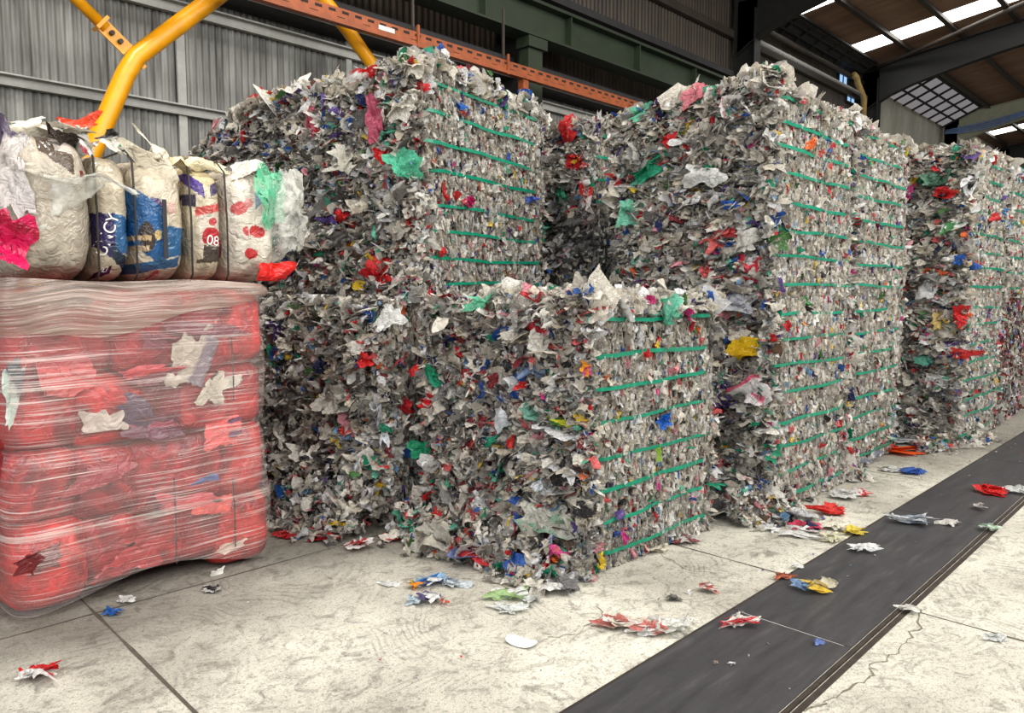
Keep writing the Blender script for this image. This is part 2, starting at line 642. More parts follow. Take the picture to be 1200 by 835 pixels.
def cube_grid(n):
    """unit cube surface grids -> V in [-1,1], F"""
    g = np.linspace(-1, 1, n)
    A, B = np.meshgrid(g, g, indexing='ij')
    A, B = A.ravel(), B.ravel()
    one = np.ones_like(A)
    Vs = [np.stack(t, -1) for t in ((A, -one, B), (B, one, A), (-one, B, A), (one, A, B), (B, A, -one), (A, B, one))]
    idx = np.arange(n * n).reshape(n, n)
    q = np.stack([idx[:-1, :-1], idx[1:, :-1], idx[1:, 1:], idx[:-1, 1:]], -1).reshape(-1, 4)
    return np.concatenate(Vs), np.concatenate([q + i * n * n for i in range(6)])


def bale_film(rng, L, D, H, dens, top, pal_loose, pal_edge, mound=0.05, left=True, front=True, right=0.35, straps=(), slump=0.0):
    A = Acc()
    lf = sinf(rng, 0.016, [3, 6, 11])
    ll = sinf(rng, 0.034, [4, 7, 12, 18])
    tp = sinf(rng, mound, [2.2, 4, 8])

    def edge(a, la, b, hb):
        e = np.maximum(np.abs(2 * a / la) ** 8, np.abs(2 * b / hb - 1) ** 10 * 0.6)
        return 0.07 * e

    # pressed core
    V, F = cube_grid(15)
    k = 14
    V = V / (np.abs(V) ** k).sum(1, keepdims=True) ** (1 / k)
    V = V * np.array([L / 2 - 0.055, D / 2 - 0.03, H / 2 - 0.012]) + np.array([0, 0, H / 2])
    V = V + rng.normal(0, 0.008, V.shape)
    if top:
        V[:, 2] = np.minimum(V[:, 2], H - 0.07)
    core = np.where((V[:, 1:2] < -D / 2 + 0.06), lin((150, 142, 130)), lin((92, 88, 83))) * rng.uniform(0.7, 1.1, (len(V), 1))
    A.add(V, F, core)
    zs = np.array(straps)
    if front:
        rows = int(H / 0.030)
        n = int(L / 0.0098 * rows * dens)
        wid = 1 / math.sqrt(dens)
        u = rng.uniform(-L / 2 + 0.01, L / 2 - 0.01, n)
        z = (rng.integers(0, rows, n) + 0.5) / rows * H + rng.normal(0, 0.006, n) + lf(u * 3, u * 0) * 0.4
        z = np.clip(z, 0.02, H - 0.012)
        out = -edge(u, L, z, H) * 0.6 + lf(u, z) + rng.normal(0, 0.009, n)
        if len(zs):
            dz = np.min(np.abs(z[:, None] - zs[None]), 1)
            out = out - 0.022 * np.exp(-(dz / 0.017) ** 2)
        cent = np.stack([u, -D / 2 - out + 0.008, z], -1)
        phi = rng.choice([-1, 1], n) * rng.uniform(0.35, 1.45, n)
        nr = np.stack([np.sin(phi), -np.cos(phi), rng.normal(0, 0.22, n)], -1)
        up = np.tile(np.array([[0, 0, 1.0]]), (n, 1))
        su = rng.uniform(0.008, 0.018, n) * wid
        sv = rng.uniform(0.016, 0.036, n) * wid ** 0.5
        A.add(*scraps(rng, cent, nr, up, su, sv, 4, 0.4, pick(rng, n, pal_edge, 0.78, 1.12), roll=0.16, folds=2, ragged=0.07, hinges=1, bend=0.9))
        # looser pieces lying on the pressed face
        n = int(80 * L * H * (0.4 + 0.6 * dens))
        u = rng.uniform(-L / 2, L / 2, n)
        z = rng.uniform(0.03, H - 0.02, n)
        if len(zs):
            keep = np.min(np.abs(z[:, None] - zs[None]), 1) > 0.035
            u, z = u[keep], z[keep]
            n = len(u)
        cent = np.stack([u, -D / 2 - lf(u, z) - 0.012 + edge(u, L, z, H) * 0.6, z], -1)
        nr = np.array([[0, -1.0, 0.1]]) + rng.normal(0, 0.45, (n, 3))
        A.add(*scraps(rng, cent, nr, np.tile([[0, 0, 1.0]], (n, 1)), rng.uniform(0.012, 0.03, n), rng.uniform(0.016, 0.045, n), 6, 0.6,
                      pick(rng, n, palette(0.9)), pick(rng, n, PAL_PRINT), roll=0.35))

    def loose(sign, share):
        # crumpled skin of pressed film behind the loose pieces
        my, mz = int(D / 0.020), int(H / 0.016)
        gy, gz = np.meshgrid(np.linspace(-D / 2, D / 2, my), np.linspace(0.0, H, mz), indexing='ij')
        gy, gz = gy.ravel(), gz.ravel()
        q = np.stack([gy * 0, gy, gz * 1.7], -1)
        out = ll(gy, gz * 2.2) - edge(gy, D, gz, H) * 0.9 - 0.034 + fold_noise(rng, 0.022, 9, 14, 60)(q) + rng.normal(0, 0.005, len(gy))
        m = 420
        sy, sz = rng.uniform(-D / 2, D / 2, m), rng.uniform(0, H, m)
        near = np.argmin((gy[:, None] - sy) ** 2 + ((gz[:, None] - sz) * 1.9) ** 2, 1)
        C = pick(rng, m, pal_loose, 0.7, 1.0)[near] * rng.uniform(0.8, 1.1, (len(gy), 1))
        idx = np.arange(my * mz).reshape(my, mz)
        F = np.stack([idx[:-1, :-1], idx[1:, :-1], idx[1:, 1:], idx[:-1, 1:]], -1).reshape(-1, 4)
        A.add(np.stack([sign * (L / 2 + out), gy, gz], -1), F[:, ::-1] if sign < 0 else F, C)
        # thin shreds
        n = int(420 * D * H * dens * share)
        y = rng.uniform(-D / 2, D / 2, n)
        z = rng.uniform(0.0, H, n)
        out = ll(y, z * 2.2) - edge(y, D, z, H) * 0.7 + np.abs(rng.normal(0, 0.014, n))
        nr = np.stack([np.full(n, sign * 1.0), rng.normal(0, 0.5, n), rng.normal(0.2, 0.5, n)], -1)
        A.add(*scraps(rng, np.stack([sign * (L / 2 + out), y, z], -1), nr, np.tile([[0, 0, 1.0]], (n, 1)), rng.uniform(0.03, 0.085, n), rng.uniform(0.004, 0.011, n), 7, 0.45,
                      pick(rng, n, pal_loose, 0.95, 1.2), roll=0.7, hinges=2))
        # big loose sheets that lie in drooping layers on a bale end
        for cnt, a0, a1, N, cr in ((400, 0.045, 0.10, 10, 0.22), (800, 0.022, 0.052, 8, 0.27), (800, 0.010, 0.024, 5, 0.36)):
            n = int(cnt * D * H * dens * share)
            y = rng.uniform(-D / 2 - 0.01, D / 2 + 0.01, n)
            z = rng.uniform(0.0, H, n)
            out = ll(y, z * 2.2) - edge(y, D, z, H) * 0.7 + rng.normal(0, 0.014, n)
            cent = np.stack([sign * (L / 2 + out), y, z], -1)
            ph = rng.uniform(-0.5, 1.35, n)
            nr = np.stack([sign * np.cos(ph), rng.normal(0, 0.35, n), np.sin(ph)], -1)
            s = rng.uniform(a0, a1, n)
            asp = rng.uniform(0.28, 0.85, n)
            A.add(*scraps(rng, cent, nr, np.tile([[0, 0, 1.0]], (n, 1)), s, s * asp, N, cr, pick(rng, n, pal_loose, 0.72, 1.25), pick(rng, n, PAL_PRINT), roll=0.45, folds=10 if N > 7 else 5, bend=1.2))
    if left:
        loose(-1, 1.0)
    if right:
        loose(1, right)
    # ragged fringe on the upright corner between the loose end and the pressed face
    n = int(150 * H * dens)
    z = rng.uniform(0, H, n)
    cent = np.stack([-L / 2 + rng.normal(0.01, 0.02, n), -D / 2 + rng.normal(0.01, 0.02, n), z], -1)
    nr = np.array([[-0.7, -0.7, 0.2]]) + rng.normal(0, 0.5, (n, 3))
    s = rng.uniform(0.018, 0.05, n)
    A.add(*scraps(rng, cent, nr, np.tile([[0, 0, 1.0]], (n, 1)), s, s * rng.uniform(0.6, 1, n), 6, 0.4, pick(rng, n, pal_loose), pick(rng, n, PAL_PRINT), roll=0.6))
    if top:
        for cnt, a0, a1, N, sp in ((190, 0.05, 0.10, 9, 0.025), (380, 0.025, 0.055, 7, 0.03), (300, 0.012, 0.028, 5, 0.03)):
            n = int(cnt * L * D * (0.4 + 0.6 * dens))
            x = rng.uniform(-L / 2 - 0.01, L / 2 + 0.01, n)
            y = rng.uniform(-D / 2 - 0.01, D / 2 + 0.01, n)
            if cnt > 170:
                m = rng.random(n) < 0.45
                y = np.where(m, -D / 2 + np.abs(rng.normal(0, 0.06, n)), y)
                m = rng.random(n) < 0.35
                x = np.where(m, -L / 2 + np.abs(rng.normal(0, 0.06, n)), x)
            e = np.maximum(np.abs(2 * x / L), np.abs(2 * y / D)) ** 6
            z = H - 0.02 + tp(x, y) - 0.045 * e + np.abs(rng.normal(0, sp, n))
            nr = np.stack([rng.normal(0, 0.6, n), rng.normal(0, 0.6, n), np.ones(n)], -1)
            s = rng.uniform(a0, a1, n)
            A.add(*scraps(rng, np.stack([x, y, z], -1), nr, np.tile([[1.0, 0, 0]], (n, 1)), s, s * rng.uniform(0.5, 1, n), N, 0.34,
                          pick(rng, n, PAL_TOP, 0.92, 1.2), pick(rng, n, PAL_PRINT), roll=3.0, part=0.25, ragged=0.11, folds=9, bend=1.8))
    V, F, C = A.get()
    if top and slump:
        V[:, 2] -= slump * np.clip(V[:, 1] / D + 0.5, 0, 1) ** 1.3 * np.clip(V[:, 2] / H, 0, 1.3)
    if not top:
        V[:, 2] = np.clip(V[:, 2], -0.03, H + 0.03)
    return V, F, C


def strap_mesh(rng, L, D, z0, lo, hi):
    """a flat band lying across the pressed face, its ends tucked into the bale"""
    n = 40
    t = np.linspace(0, 1, n)
    x = -L / 2 + L * (lo + (hi - lo) * t)
    tilt = rng.normal(0, 0.008)
    z = z0 + tilt * (t - 0.5) + 0.006 * np.sin(t * rng.uniform(4, 9) + rng.uniform(0, 6)) + 0.0015 * rng.normal(0, 1, n)
    y = -D / 2 - rng.uniform(0.010, 0.02) + 0.009 * np.sin(t * rng.uniform(8, 20) + rng.uniform(0, 6)) + 0.09 * (np.clip(0.06 - t, 0, 1) + np.clip(t - 0.94, 0, 1)) / 0.06 * 0.6
    w = rng.uniform(0.0095, 0.0125)
    tw = rng.uniform(-0.3, 0.3)
    V = []
    for s, d in ((-1, 0), (1, 0), (1, 0.003), (-1, 0.003)):
        V.append(np.stack([x, y + d + tw * s * 0.004, z + s * w], -1))
    V = np.concatenate(V)
    F = []
    for i in range(n - 1):
        for a in range(4):
            b = (a + 1) % 4
            F.append((a * n + i, a * n + i + 1, b * n + i + 1, b * n + i))
    F += [(0, n, 2 * n, 3 * n), (n - 1, 4 * n - 1, 3 * n - 1, 2 * n - 1)]
    return V, np.array(F)


H = 0.785
BALES = {}
GROUP = 'strapped bales of shredded plastic film'


def bale(key, label, corner, yaw_deg, L, D, level, top=False, dens=1.0, pal=PAL_LOOSE, epal=PAL_EDGE, mound=0.03, left=True, front=True, right=0.3, hidden_straps=False, slump=0.0, h=H):
    rng = np.random.default_rng(abs(hash(key)) % 100000 if False else sum(ord(c) * (i + 3) for i, c in enumerate(key)))
    yw = math.radians(yaw_deg)
    jx, jy = rng.normal(0, 0.012, 2)
    cx = corner[0] + math.cos(yw) * L / 2 - math.sin(yw) * D / 2 + jx
    cy = corner[1] + math.sin(yw) * L / 2 + math.cos(yw) * D / 2 + jy
    o = thing('film_bale', label, 'bale', (cx, cy, level * H + 0.002), yw + math.radians(rng.normal(0, 0.5)), GROUP)
    zs = [h * f + rng.normal(0, 0.006) for f in (0.14, 0.38, 0.62, 0.86)]
    V, F, C = bale_film(rng, L, D, h, dens, top, pal, epal, mound, left, front, right, zs if front else (), slump)
    if level == 0:
        V[:, 2] = np.maximum(V[:, 2], 0.004 + rng.uniform(0, 0.004, len(V)))
    f = mesh('film', V, F, M['film'], o, C, smooth=True)
    f['kind'] = 'stuff'
    if front and not hidden_straps:
        for z in zs:
            V, F = strap_mesh(rng, L, D, z, rng.uniform(0.02, 0.1), rng.uniform(0.88, 0.98))
            mesh('strap', V, F, M['strap'], o, smooth=False)
    BALES[key] = (o, L, D)
    return o


NTH = ['bottom', 'second', 'third', 'top']
# front pair
bale('f0', 'white film bale on the floor, lower of the low two-bale stack in front', (3.1, 2.52), 0, 1.41, 1.45, 0, right=0.6)
bale('f1', 'white film bale lying on top in the low two-bale stack in front', (3.1, 2.53), 0, 1.41, 1.45, 1, top=True, mound=0.018, right=0.6)
# tall stack behind the front pair, turned a little
for i in range(4):
    vis = i >= 2
    bale('a%d' % i, '%s bale of the tall turned stack right behind the low front stack' % NTH[i].capitalize(),
         (3.2, 4.12) if vis else (2.88, 4.1), 12 if vis else 9, 1.80, 1.6, i, top=(i == 3), dens=0.95 if vis else 0.75, hidden_straps=not vis, mound=0.07,
         right=0.5 if vis else 0.1, slump=0.06, h=0.86 if i == 3 else H)
# the stack at far left behind it
for i in range(4):
    bale('z%d' % i, '%s bale of the far left stack by the grey corrugated wall' % NTH[i].capitalize(),
         (2.85, 5.78), 12, 1.3, 1.2, i, top=(i == 3), dens=0.7 if i > 1 else 0.4, front=False, mound=0.04, right=0, slump=0.40, h=0.74 if i == 3 else H)
# shaded stack in the gap
for i in range(4):
    bale('g%d' % i, '%s bale of the shaded stack in the gap between the two tallest stacks' % NTH[i].capitalize(),
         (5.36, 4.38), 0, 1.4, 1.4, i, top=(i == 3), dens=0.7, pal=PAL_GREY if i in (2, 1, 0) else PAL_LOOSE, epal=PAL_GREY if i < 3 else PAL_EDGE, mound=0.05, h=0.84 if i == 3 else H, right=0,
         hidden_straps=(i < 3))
# row along the plate strip
for i in range(4):
    bale('b%d' % i, '%s bale of the tall middle stack right of the low front stack' % NTH[i].capitalize(),
         (4.9, 2.38), 0, 1.53, 1.36, i, top=(i == 3), dens=0.9, mound=0.045, right=0.3, h=0.72 if i == 3 else H, slump=0.04)
for i in range(4):
    bale('c%d' % i, '%s bale of the narrow-looking stack just right of the tall middle stack' % NTH[i].capitalize(),
         (6.58, 2.46), 0, 1.5, 1.36, i, top=(i == 3), dens=0.62, mound=0.04, right=0.2, h=0.72 if i == 3 else H)
for i in range(4):
    bale('d%d' % i, '%s bale of the right-hand stack standing forward with its grey loose end showing' % NTH[i].capitalize(),
         (8.62, 2.08), 0, 1.72, 1.4, i, top=(i == 3), dens=0.62, mound=0.04, right=0.2, h=0.75 if i == 3 else H)
for i in range(4):
    bale('e%d' % i, '%s bale of the last stack at the right edge of the photo' % NTH[i].capitalize(),
         (10.5, 2.12), 0, 1.5, 1.4, i, top=(i == 3), dens=0.4, mound=0.04, right=0.2,
         pal=PAL_RED if i < 2 else PAL_LOOSE, epal=PAL_RED if i < 2 else PAL_EDGE, hidden_straps=(i < 2))

# ---- single film pieces that stand out on the bales: (bale, face, u, v, w px, h px, colour, second colour, label)
RED, TEAL, BLUE, YEL, WHT, PNK, PUR = (206, 30, 34), (30, 150, 112), (22, 92, 180), (238, 200, 40), (236, 236, 232), (214, 80, 110), (92, 72, 140)
STAND_OUT = [
    ('a2', 'l', 443, 318, 24, 22, RED, None, 'bright red film wad'), ('a3', 'l', 474, 192, 28, 28, (92, 200, 160), None, 'mint green film flap'),
    ('a3', 'l', 440, 138, 13, 48, (176, 70, 96), None, 'dark pink hanging film strip'), ('a3', 'l', 363, 142, 12, 34, (206, 92, 112), None, 'pink hanging film strip'),
    ('a3', 'l', 428, 88, 22, 10, RED, WHT, 'red and white film piece'), ('a3', 'l', 400, 250, 14, 14, RED, None, 'red film piece'), ('a2', 'l', 382, 258, 24, 12, PUR, None, 'purple film piece'),
    ('a3', 'l', 447, 182, 16, 12, RED, None, 'red film piece'), ('a3', 'l', 408, 148, 18, 14, WHT, BLUE, 'white and blue film piece'), ('a2', 'l', 421, 335, 14, 12, YEL, None, 'yellow film piece'),
    ('a3', 'l', 470, 122, 26, 30, (222, 218, 206), None, 'white film bunch'), ('a3', 'l', 405, 185, 34, 26, (218, 214, 200), None, 'white film bunch'),
    ('a3', 'f', 537, 121, 14, 9, BLUE, None, 'blue film piece'), ('a3', 'f', 541, 130, 11, 9, (150, 50, 44), None, 'brown red film piece'), ('a2', 'f', 625, 234, 15, 7, (70, 100, 190), None, 'blue film piece'),
    ('a2', 'f', 521, 229, 6, 14, RED, None, 'red film piece'), ('a2', 'f', 550, 236, 11, 11, (190, 40, 100), None, 'magenta film piece'), ('a2', 'f', 518, 294, 8, 8, RED, None, 'red film piece'),
    ('a1', 'l', 452, 372, 18, 30, WHT, None, 'white hanging film piece'), ('a1', 'l', 443, 492, 12, 52, (222, 226, 232), None, 'long white hanging film strip'),
    ('a0', 'l', 437, 575, 16, 24, YEL, None, 'yellow film strip'), ('a1', 'l', 430, 420, 16, 14, RED, None, 'red film piece'), ('a0', 'l', 362, 585, 22, 20, (110, 130, 160), None, 'dull blue film wad'),
    ('a0', 'l', 412, 545, 26, 30, (170, 168, 158), None, 'grey film bunch'), ('a1', 'l', 390, 470, 30, 34, (176, 172, 160), None, 'grey film bunch'),
    ('f1', 'l', 508, 440, 22, 15, TEAL, None, 'green film piece'), ('f1', 'l', 632, 381, 26, 16, (186, 30, 44), None, 'red film piece'), ('f1', 'l', 622, 432, 34, 22, (128, 150, 186), None, 'blue grey film sheet'),
    ('f1', 'l', 655, 494, 26, 10, (206, 210, 50), (60, 110, 40), 'yellow green film twist'), ('f1', 'l', 612, 450, 10, 9, (226, 40, 44), None, 'red film piece'), ('f1', 'l', 468, 486, 28, 24, (190, 26, 36), None, 'red film wad'),
    ('f1', 'l', 564, 354, 34, 10, (110, 200, 160), None, 'mint green film strip'), ('f1', 'l', 601, 424, 18, 14, (32, 32, 40), None, 'black film piece'),
    ('f0', 'l', 497, 523, 24, 18, (14, 140, 96), None, 'green film wad'), ('f1', 'l', 504, 468, 26, 12, RED, WHT, 'red and white film piece'), ('f1', 'l', 630, 487, 34, 14, (120, 176, 156), None, 'pale green film sheet'),
    ('f0', 'l', 633, 565, 20, 26, (226, 232, 238), None, 'white film flap'), ('f0', 'l', 574, 516, 16, 9, TEAL, None, 'green film piece'), ('f0', 'l', 601, 518, 10, 12, (206, 50, 44), None, 'red film piece'),
    ('f1', 'l', 586, 492, 14, 22, (216, 220, 226), None, 'white hanging film piece'), ('f0', 'l', 650, 608, 60, 34, (206, 206, 194), (150, 186, 160), 'large clear film bag with pale print'),
    ('f0', 'l', 590, 637, 16, 16, (224, 90, 84), None, 'salmon film piece'), ('f0', 'l', 614, 613, 16, 9, (20, 120, 56), None, 'green film piece'), ('f0', 'l', 556, 640, 18, 18, RED, WHT, 'red and white film piece'),
    ('f0', 'l', 640, 652, 30, 26, (58, 50, 54), None, 'black film bunch'), ('f0', 'l', 512, 545, 30, 18, WHT, RED, 'white and red film piece'),
    ('f1', 'f', 778, 492, 13, 13, (16, 92, 190), None, 'bright blue star-shaped film tuft'), ('f0', 'f', 771, 531, 7, 15, (150, 190, 70), None, 'lime green film piece'), ('f1', 'f', 757, 413, 9, 9, (196, 40, 44), None, 'red film piece'),
    ('f0', 'f', 704, 656, 7, 15, YEL, None, 'yellow film piece'), ('f0', 'f', 733, 630, 6, 16, (206, 60, 140), None, 'magenta film piece'), ('f0', 'f', 727, 604, 8, 10, PUR, None, 'purple film piece'),
    ('f1', 'f', 762, 350, 8, 10, (200, 60, 120), None, 'pink film piece'), ('f1', 'f', 683, 431, 12, 14, (226, 150, 40), (200, 60, 120), 'orange and pink film piece'),
    ('b3', 'l', 829, 204, 36, 22, (238, 238, 234), None, 'large white film bag'), ('b3', 'l', 757, 199, 24, 20, (30, 150, 110), None, 'green film sheet'), ('b3', 'l', 784, 163, 14, 14, RED, None, 'red star-shaped film tuft'),
    ('b3', 'l', 766, 139, 18, 12, (220, 60, 70), WHT, 'red and white film piece'), ('b3', 'l', 814, 109, 22, 16, (224, 130, 140), None, 'pink film piece'), ('b3', 'l', 752, 132, 26, 12, (110, 196, 160), None, 'mint green film flap'),
    ('b3', 'l', 746, 180, 20, 30, (186, 184, 176), None, 'grey film bag'), ('b2', 'l', 735, 248, 14, 26, (120, 200, 170), None, 'mint green hanging film'), ('b2', 'l', 856, 241, 14, 10, (30, 90, 190), None, 'blue film piece'),
    ('b2', 'l', 858, 272, 14, 12, (170, 40, 40), None, 'red film piece'), ('b2', 'l', 872, 308, 26, 16, (204, 40, 60), WHT, 'red and white film wad'), ('b2', 'l', 868, 284, 26, 24, (206, 204, 196), None, 'white film bag'),
    ('b1', 'l', 870, 409, 26, 24, YEL, None, 'yellow film tuft'), ('b1', 'l', 879, 460, 32, 30, (240, 236, 236), (214, 90, 120), 'white and pink film bag'), ('b1', 'l', 851, 466, 18, 30, PUR, None, 'purple film sheet'),
    ('b2', 'l', 830, 320, 16, 12, (220, 90, 90), None, 'salmon film piece'), ('b1', 'l', 860, 350, 28, 26, (172, 174, 182), None, 'grey film bag'), ('b0', 'l', 845, 560, 30, 40, (196, 194, 190), None, 'pale film bunch'),
    ('b3', 'f', 953, 167, 8, 14, (240, 110, 40), None, 'orange film piece'), ('b3', 'f', 963, 180, 8, 7, (190, 50, 40), None, 'red film piece'), ('b1', 'f', 922, 382, 9, 8, (200, 50, 54), None, 'red film piece'),
    ('b2', 'f', 946, 353, 9, 8, (50, 130, 60), None, 'green film piece'), ('b3', 'f', 938, 115, 8, 12, (190, 50, 60), None, 'red film piece'),
    ('d3', 'l', 1106, 228, 16, 12, (200, 36, 40), None, 'red film wad'), ('d3', 'l', 1101, 210, 22, 18, (96, 140, 116), None, 'dull green film sheet'), ('d1', 'l', 1125, 370, 11, 18, (210, 30, 34), None, 'red film piece'),
    ('d1', 'l', 1130, 415, 22, 10, (200, 50, 50), None, 'red film strip'), ('d1', 'l', 1103, 374, 12, 22, (206, 180, 110), None, 'dull yellow film piece'), ('d2', 'l', 1118, 268, 20, 15, (228, 230, 226), (70, 140, 80), 'white film bag with green print'),
    ('d1', 'l', 1087, 340, 14, 24, (206, 206, 206), None, 'white film flap'), ('d1', 'l', 1086, 421, 16, 12, (80, 150, 130), None, 'dull green film piece'), ('d2', 'l', 1124, 305, 8, 10, (40, 100, 190), None, 'blue film piece'),
    ('d2', 'f', 1163, 254, 15, 9, (204, 50, 50), None, 'red film piece'), ('d3', 'f', 1177, 248, 9, 9, (40, 120, 190), None, 'blue film piece'),
    ('g3', 'l', 668, 152, 18, 26, (200, 40, 40), None, 'red hanging film'), ('g3', 'l', 673, 190, 14, 14, (196, 34, 38), None, 'red film piece'), ('g2', 'l', 686, 230, 12, 30, (224, 214, 210), RED, 'white and red hanging film'),
    ('g3', 'l', 659, 225, 14, 20, (60, 160, 120), None, 'green film piece'),
]


def one_scrap(rng, c, nrm, up, su, sv, col, col2=None, N=14, cr=0.24, roll=0.35, folds=7, ragged=0.16, bend=1.1):
    return scraps(rng, np.array([c], float), np.array([nrm], float), np.array([up], float), np.array([su]), np.array([sv]), N, cr,
                  np.array([lin(col)]), None if col2 is None else np.array([lin(col2)]), roll=roll, folds=folds, ragged=ragged, bend=bend, part=1.0)


for key, face, u, v, pw, ph, c1, c2, lab in STAND_OUT:
    stack = [k for k in BALES if k[0] == key[0]]
    o, L, D = BALES[key]
    for _ in range(3):  # the piece belongs to the bale of the stack at its height
        Mi = o.matrix_basis.inverted()
        e = np.array(Mi @ Vector(EYE))
        d = np.array(Mi.to_3x3() @ Vector(ray(u, v)))
        t = (-L / 2 - 0.045 - e[0]) / d[0] if face == 'l' else (-D / 2 - 0.03 - e[1]) / d[1]
        z = (e + d * t)[2] + o.location.z
        o, L, D = BALES['%s%d' % (key[0], int(min(max(z // H, 0), len(stack) - 1)))]
    Mi = o.matrix_basis.inverted()
    e = np.array(Mi @ Vector(EYE))
    d = np.array(Mi.to_3x3() @ Vector(ray(u, v)))
    if face == 'l':
        t = (-L / 2 - 0.045 - e[0]) / d[0]
        nrm = np.array([-1, -0.25, 0.15])
    else:
        t = (-D / 2 - 0.03 - e[1]) / d[1]
        nrm = np.array([-0.3, -1, 0.1])
    p = e + d * t
    k = t / FPX / 2 * 1.18
    rng = np.random.default_rng(int(u * 7 + v * 13))
    A = Acc()
    A.add(*one_scrap(rng, p, nrm, (0, 0, 1), pw * k * 1.25, ph * k, c1, c2))
    A.add(*one_scrap(rng, p + rng.normal(0, 0.008, 3), nrm + rng.normal(0, 0.5, 3), (0, 0, 1), pw * k * 0.8, ph * k * 0.7, c1, c2))
    V, F, C = A.get()
    s = mesh('film_piece', V, F, M['film'], o, C, smooth=True)
    s['label'] = lab

# ------------------------------------------------------------------ floor
FLOOR = mesh('floor', [(-14, -16, 0), (50, -16, 0), (50, 8.6, 0), (-14, 8.6, 0)], [(0, 1, 2, 3)], M['concrete'])
FLOOR['kind'] = 'structure'
YS0, YS1 = 1.185, 1.765
for xj in (1.05 - 2.95, 1.05, 4.0, 6.95, 9.9, 12.85):
    for y0, y1 in ((YS1 + 0.02, 8.4), (-8, YS0 - 0.05)):
        n = 40
        y = np.linspace(y0, y1, n)
        r = np.random.default_rng(int(xj * 10 + 90))
        w = 0.006 + 0.003 * r.normal(0, 1, n).clip(-1, 1.5)
        V = np.concatenate([np.stack([xj - w, y, np.full(n, 0.0012)], -1), np.stack([xj + w, y, np.full(n, 0.0012)], -1)])
        F = np.array([(i, n + i, n + i + 1, i + 1) for i in range(n - 1)])
        mesh('joint', V, F, M['joint'], FLOOR)
for yj in (4.02,):
    n = 90
    x = np.linspace(-8, 14, n)
    w = 0.006 + 0.003 * RNG.normal(0, 1, n).clip(-1, 1.5)
    V = np.concatenate([np.stack([x, yj - w, np.full(n, 0.0014)], -1), np.stack([x, yj + w, np.full(n, 0.0014)], -1)])
    mesh('joint', V, np.array([(i, i + 1, n + i + 1, n + i) for i in range(n - 1)]), M['joint'], FLOOR)


def crack(pix, w0, jit=0.012):
    P = []
    pts = [ground(u, v) for u, v in pix]
    for a, b in zip(pts[:-1], pts[1:]):
        for t in np.linspace(0, 1, 7)[:-1]:
            P.append(a + (b - a) * t + np.array([*RNG.normal(0, jit, 2), 0]))
    P.append(pts[-1])
    P = np.array(P)
    n = len(P)
    d = np.gradient(P, axis=0)
    nn = unit(np.stack([-d[:, 1], d[:, 0], 0 * d[:, 0]], -1))
    w = (w0 * RNG.uniform(0.3, 1.2, n))[:, None]
    V = np.concatenate([P - nn * w, P + nn * w])
    V[:, 2] = 0.0013
    mesh('crack', V, np.array([(i, i + 1, n + i + 1, n + i) for i in range(n - 1)]), M['crack'], FLOOR)


crack([(1082, 715), (1072, 742), (1050, 764), (1024, 777), (1021, 790), (995, 806), (962, 824), (942, 833)], 0.005)
crack([(640, 745), (680, 742), (705, 722), (702, 708)], 0.003)
crack([(775, 650), (805, 668), (840, 672)], 0.003)

xs = [-4.1, 0.9, 3.36, 5.82, 8.28, 10.74, 13.2, 15.7]
place = ['nearest, cut by the bottom edge of the photo', 'in front of the pale seam', 'just beyond the pale seam', 'beside the gap stack', 'beside the right-hand stack',
         'beside the last stack', 'farthest along the aisle']
nm = ['dark flush floor plate before the camera, outside the near edge', 'dark flush floor plate nearest the camera, in front of the pale seam', 'dark flush floor plate just beyond the pale seam, yellow crumple on it',
      'dark flush floor plate third along, white crumples on it', 'dark flush floor plate beside the right-hand stack with a red crumple on it', 'dark flush floor plate beside the last stack',
      'dark flush floor plate farthest along the aisle']
for i in range(1, 7):
    b = MB().box((xs[i] + 0.003, YS0, -0.02), (xs[i + 1] - 0.003, YS1, 0.006))
    if i == 1:
        b = MB().box((-3.0, YS0, -0.02), (xs[i + 1] - 0.003, YS1, 0.006))
    o = b.build('floor_plate', M['plate'])
    tag(o, nm[i], 'floor plate', 'dark plates set in the floor')
    if i == 1:
        MB().box((xs[2] - 0.009, YS0 + 0.03, 0.006), (xs[2] - 0.004, YS1 - 0.03, 0.0066)).build('seam', M['girt'], o)['label'] = 'pale seam'
b = MB()
b.box((-4, YS0 - 0.03, -0.02), (16, YS0 - 0.018, 0.012)).box((-4, YS0 - 0.018, -0.02), (16, YS0 - 0.004, 0.002)).box((-4, YS0 - 0.062, -0.02), (16, YS0 - 0.036, 0.004))
tag(b.build('trim_1', M['rail']), kind='structure')
tag(MB().box((-4, YS1 + 0.002, -0.02), (16, YS1 + 0.014, 0.005)).build('trim_2', M['rail']), kind='structure')

# ------------------------------------------------------------------ walls, roof, steel frame
YW = 8.5


def corrugated(name, x0, x1, z0, z1, mat, pitch=0.076, amp=0.012, y=YW):
    k = int((x1 - x0) / pitch * 6)
    x = np.linspace(x0, x1, k)
    yy = y + amp * np.sin(2 * math.pi * x / pitch)
    V = np.concatenate([np.stack([x, yy, np.full(k, z0)], -1), np.stack([x, yy, np.full(k, z1)], -1)])
    F = np.array([(i, i + 1, k + i + 1, k + i) for i in range(k - 1)])
    o = mesh(name, V, F, mat, smooth=True)
    o['kind'] = 'structure'
    return o


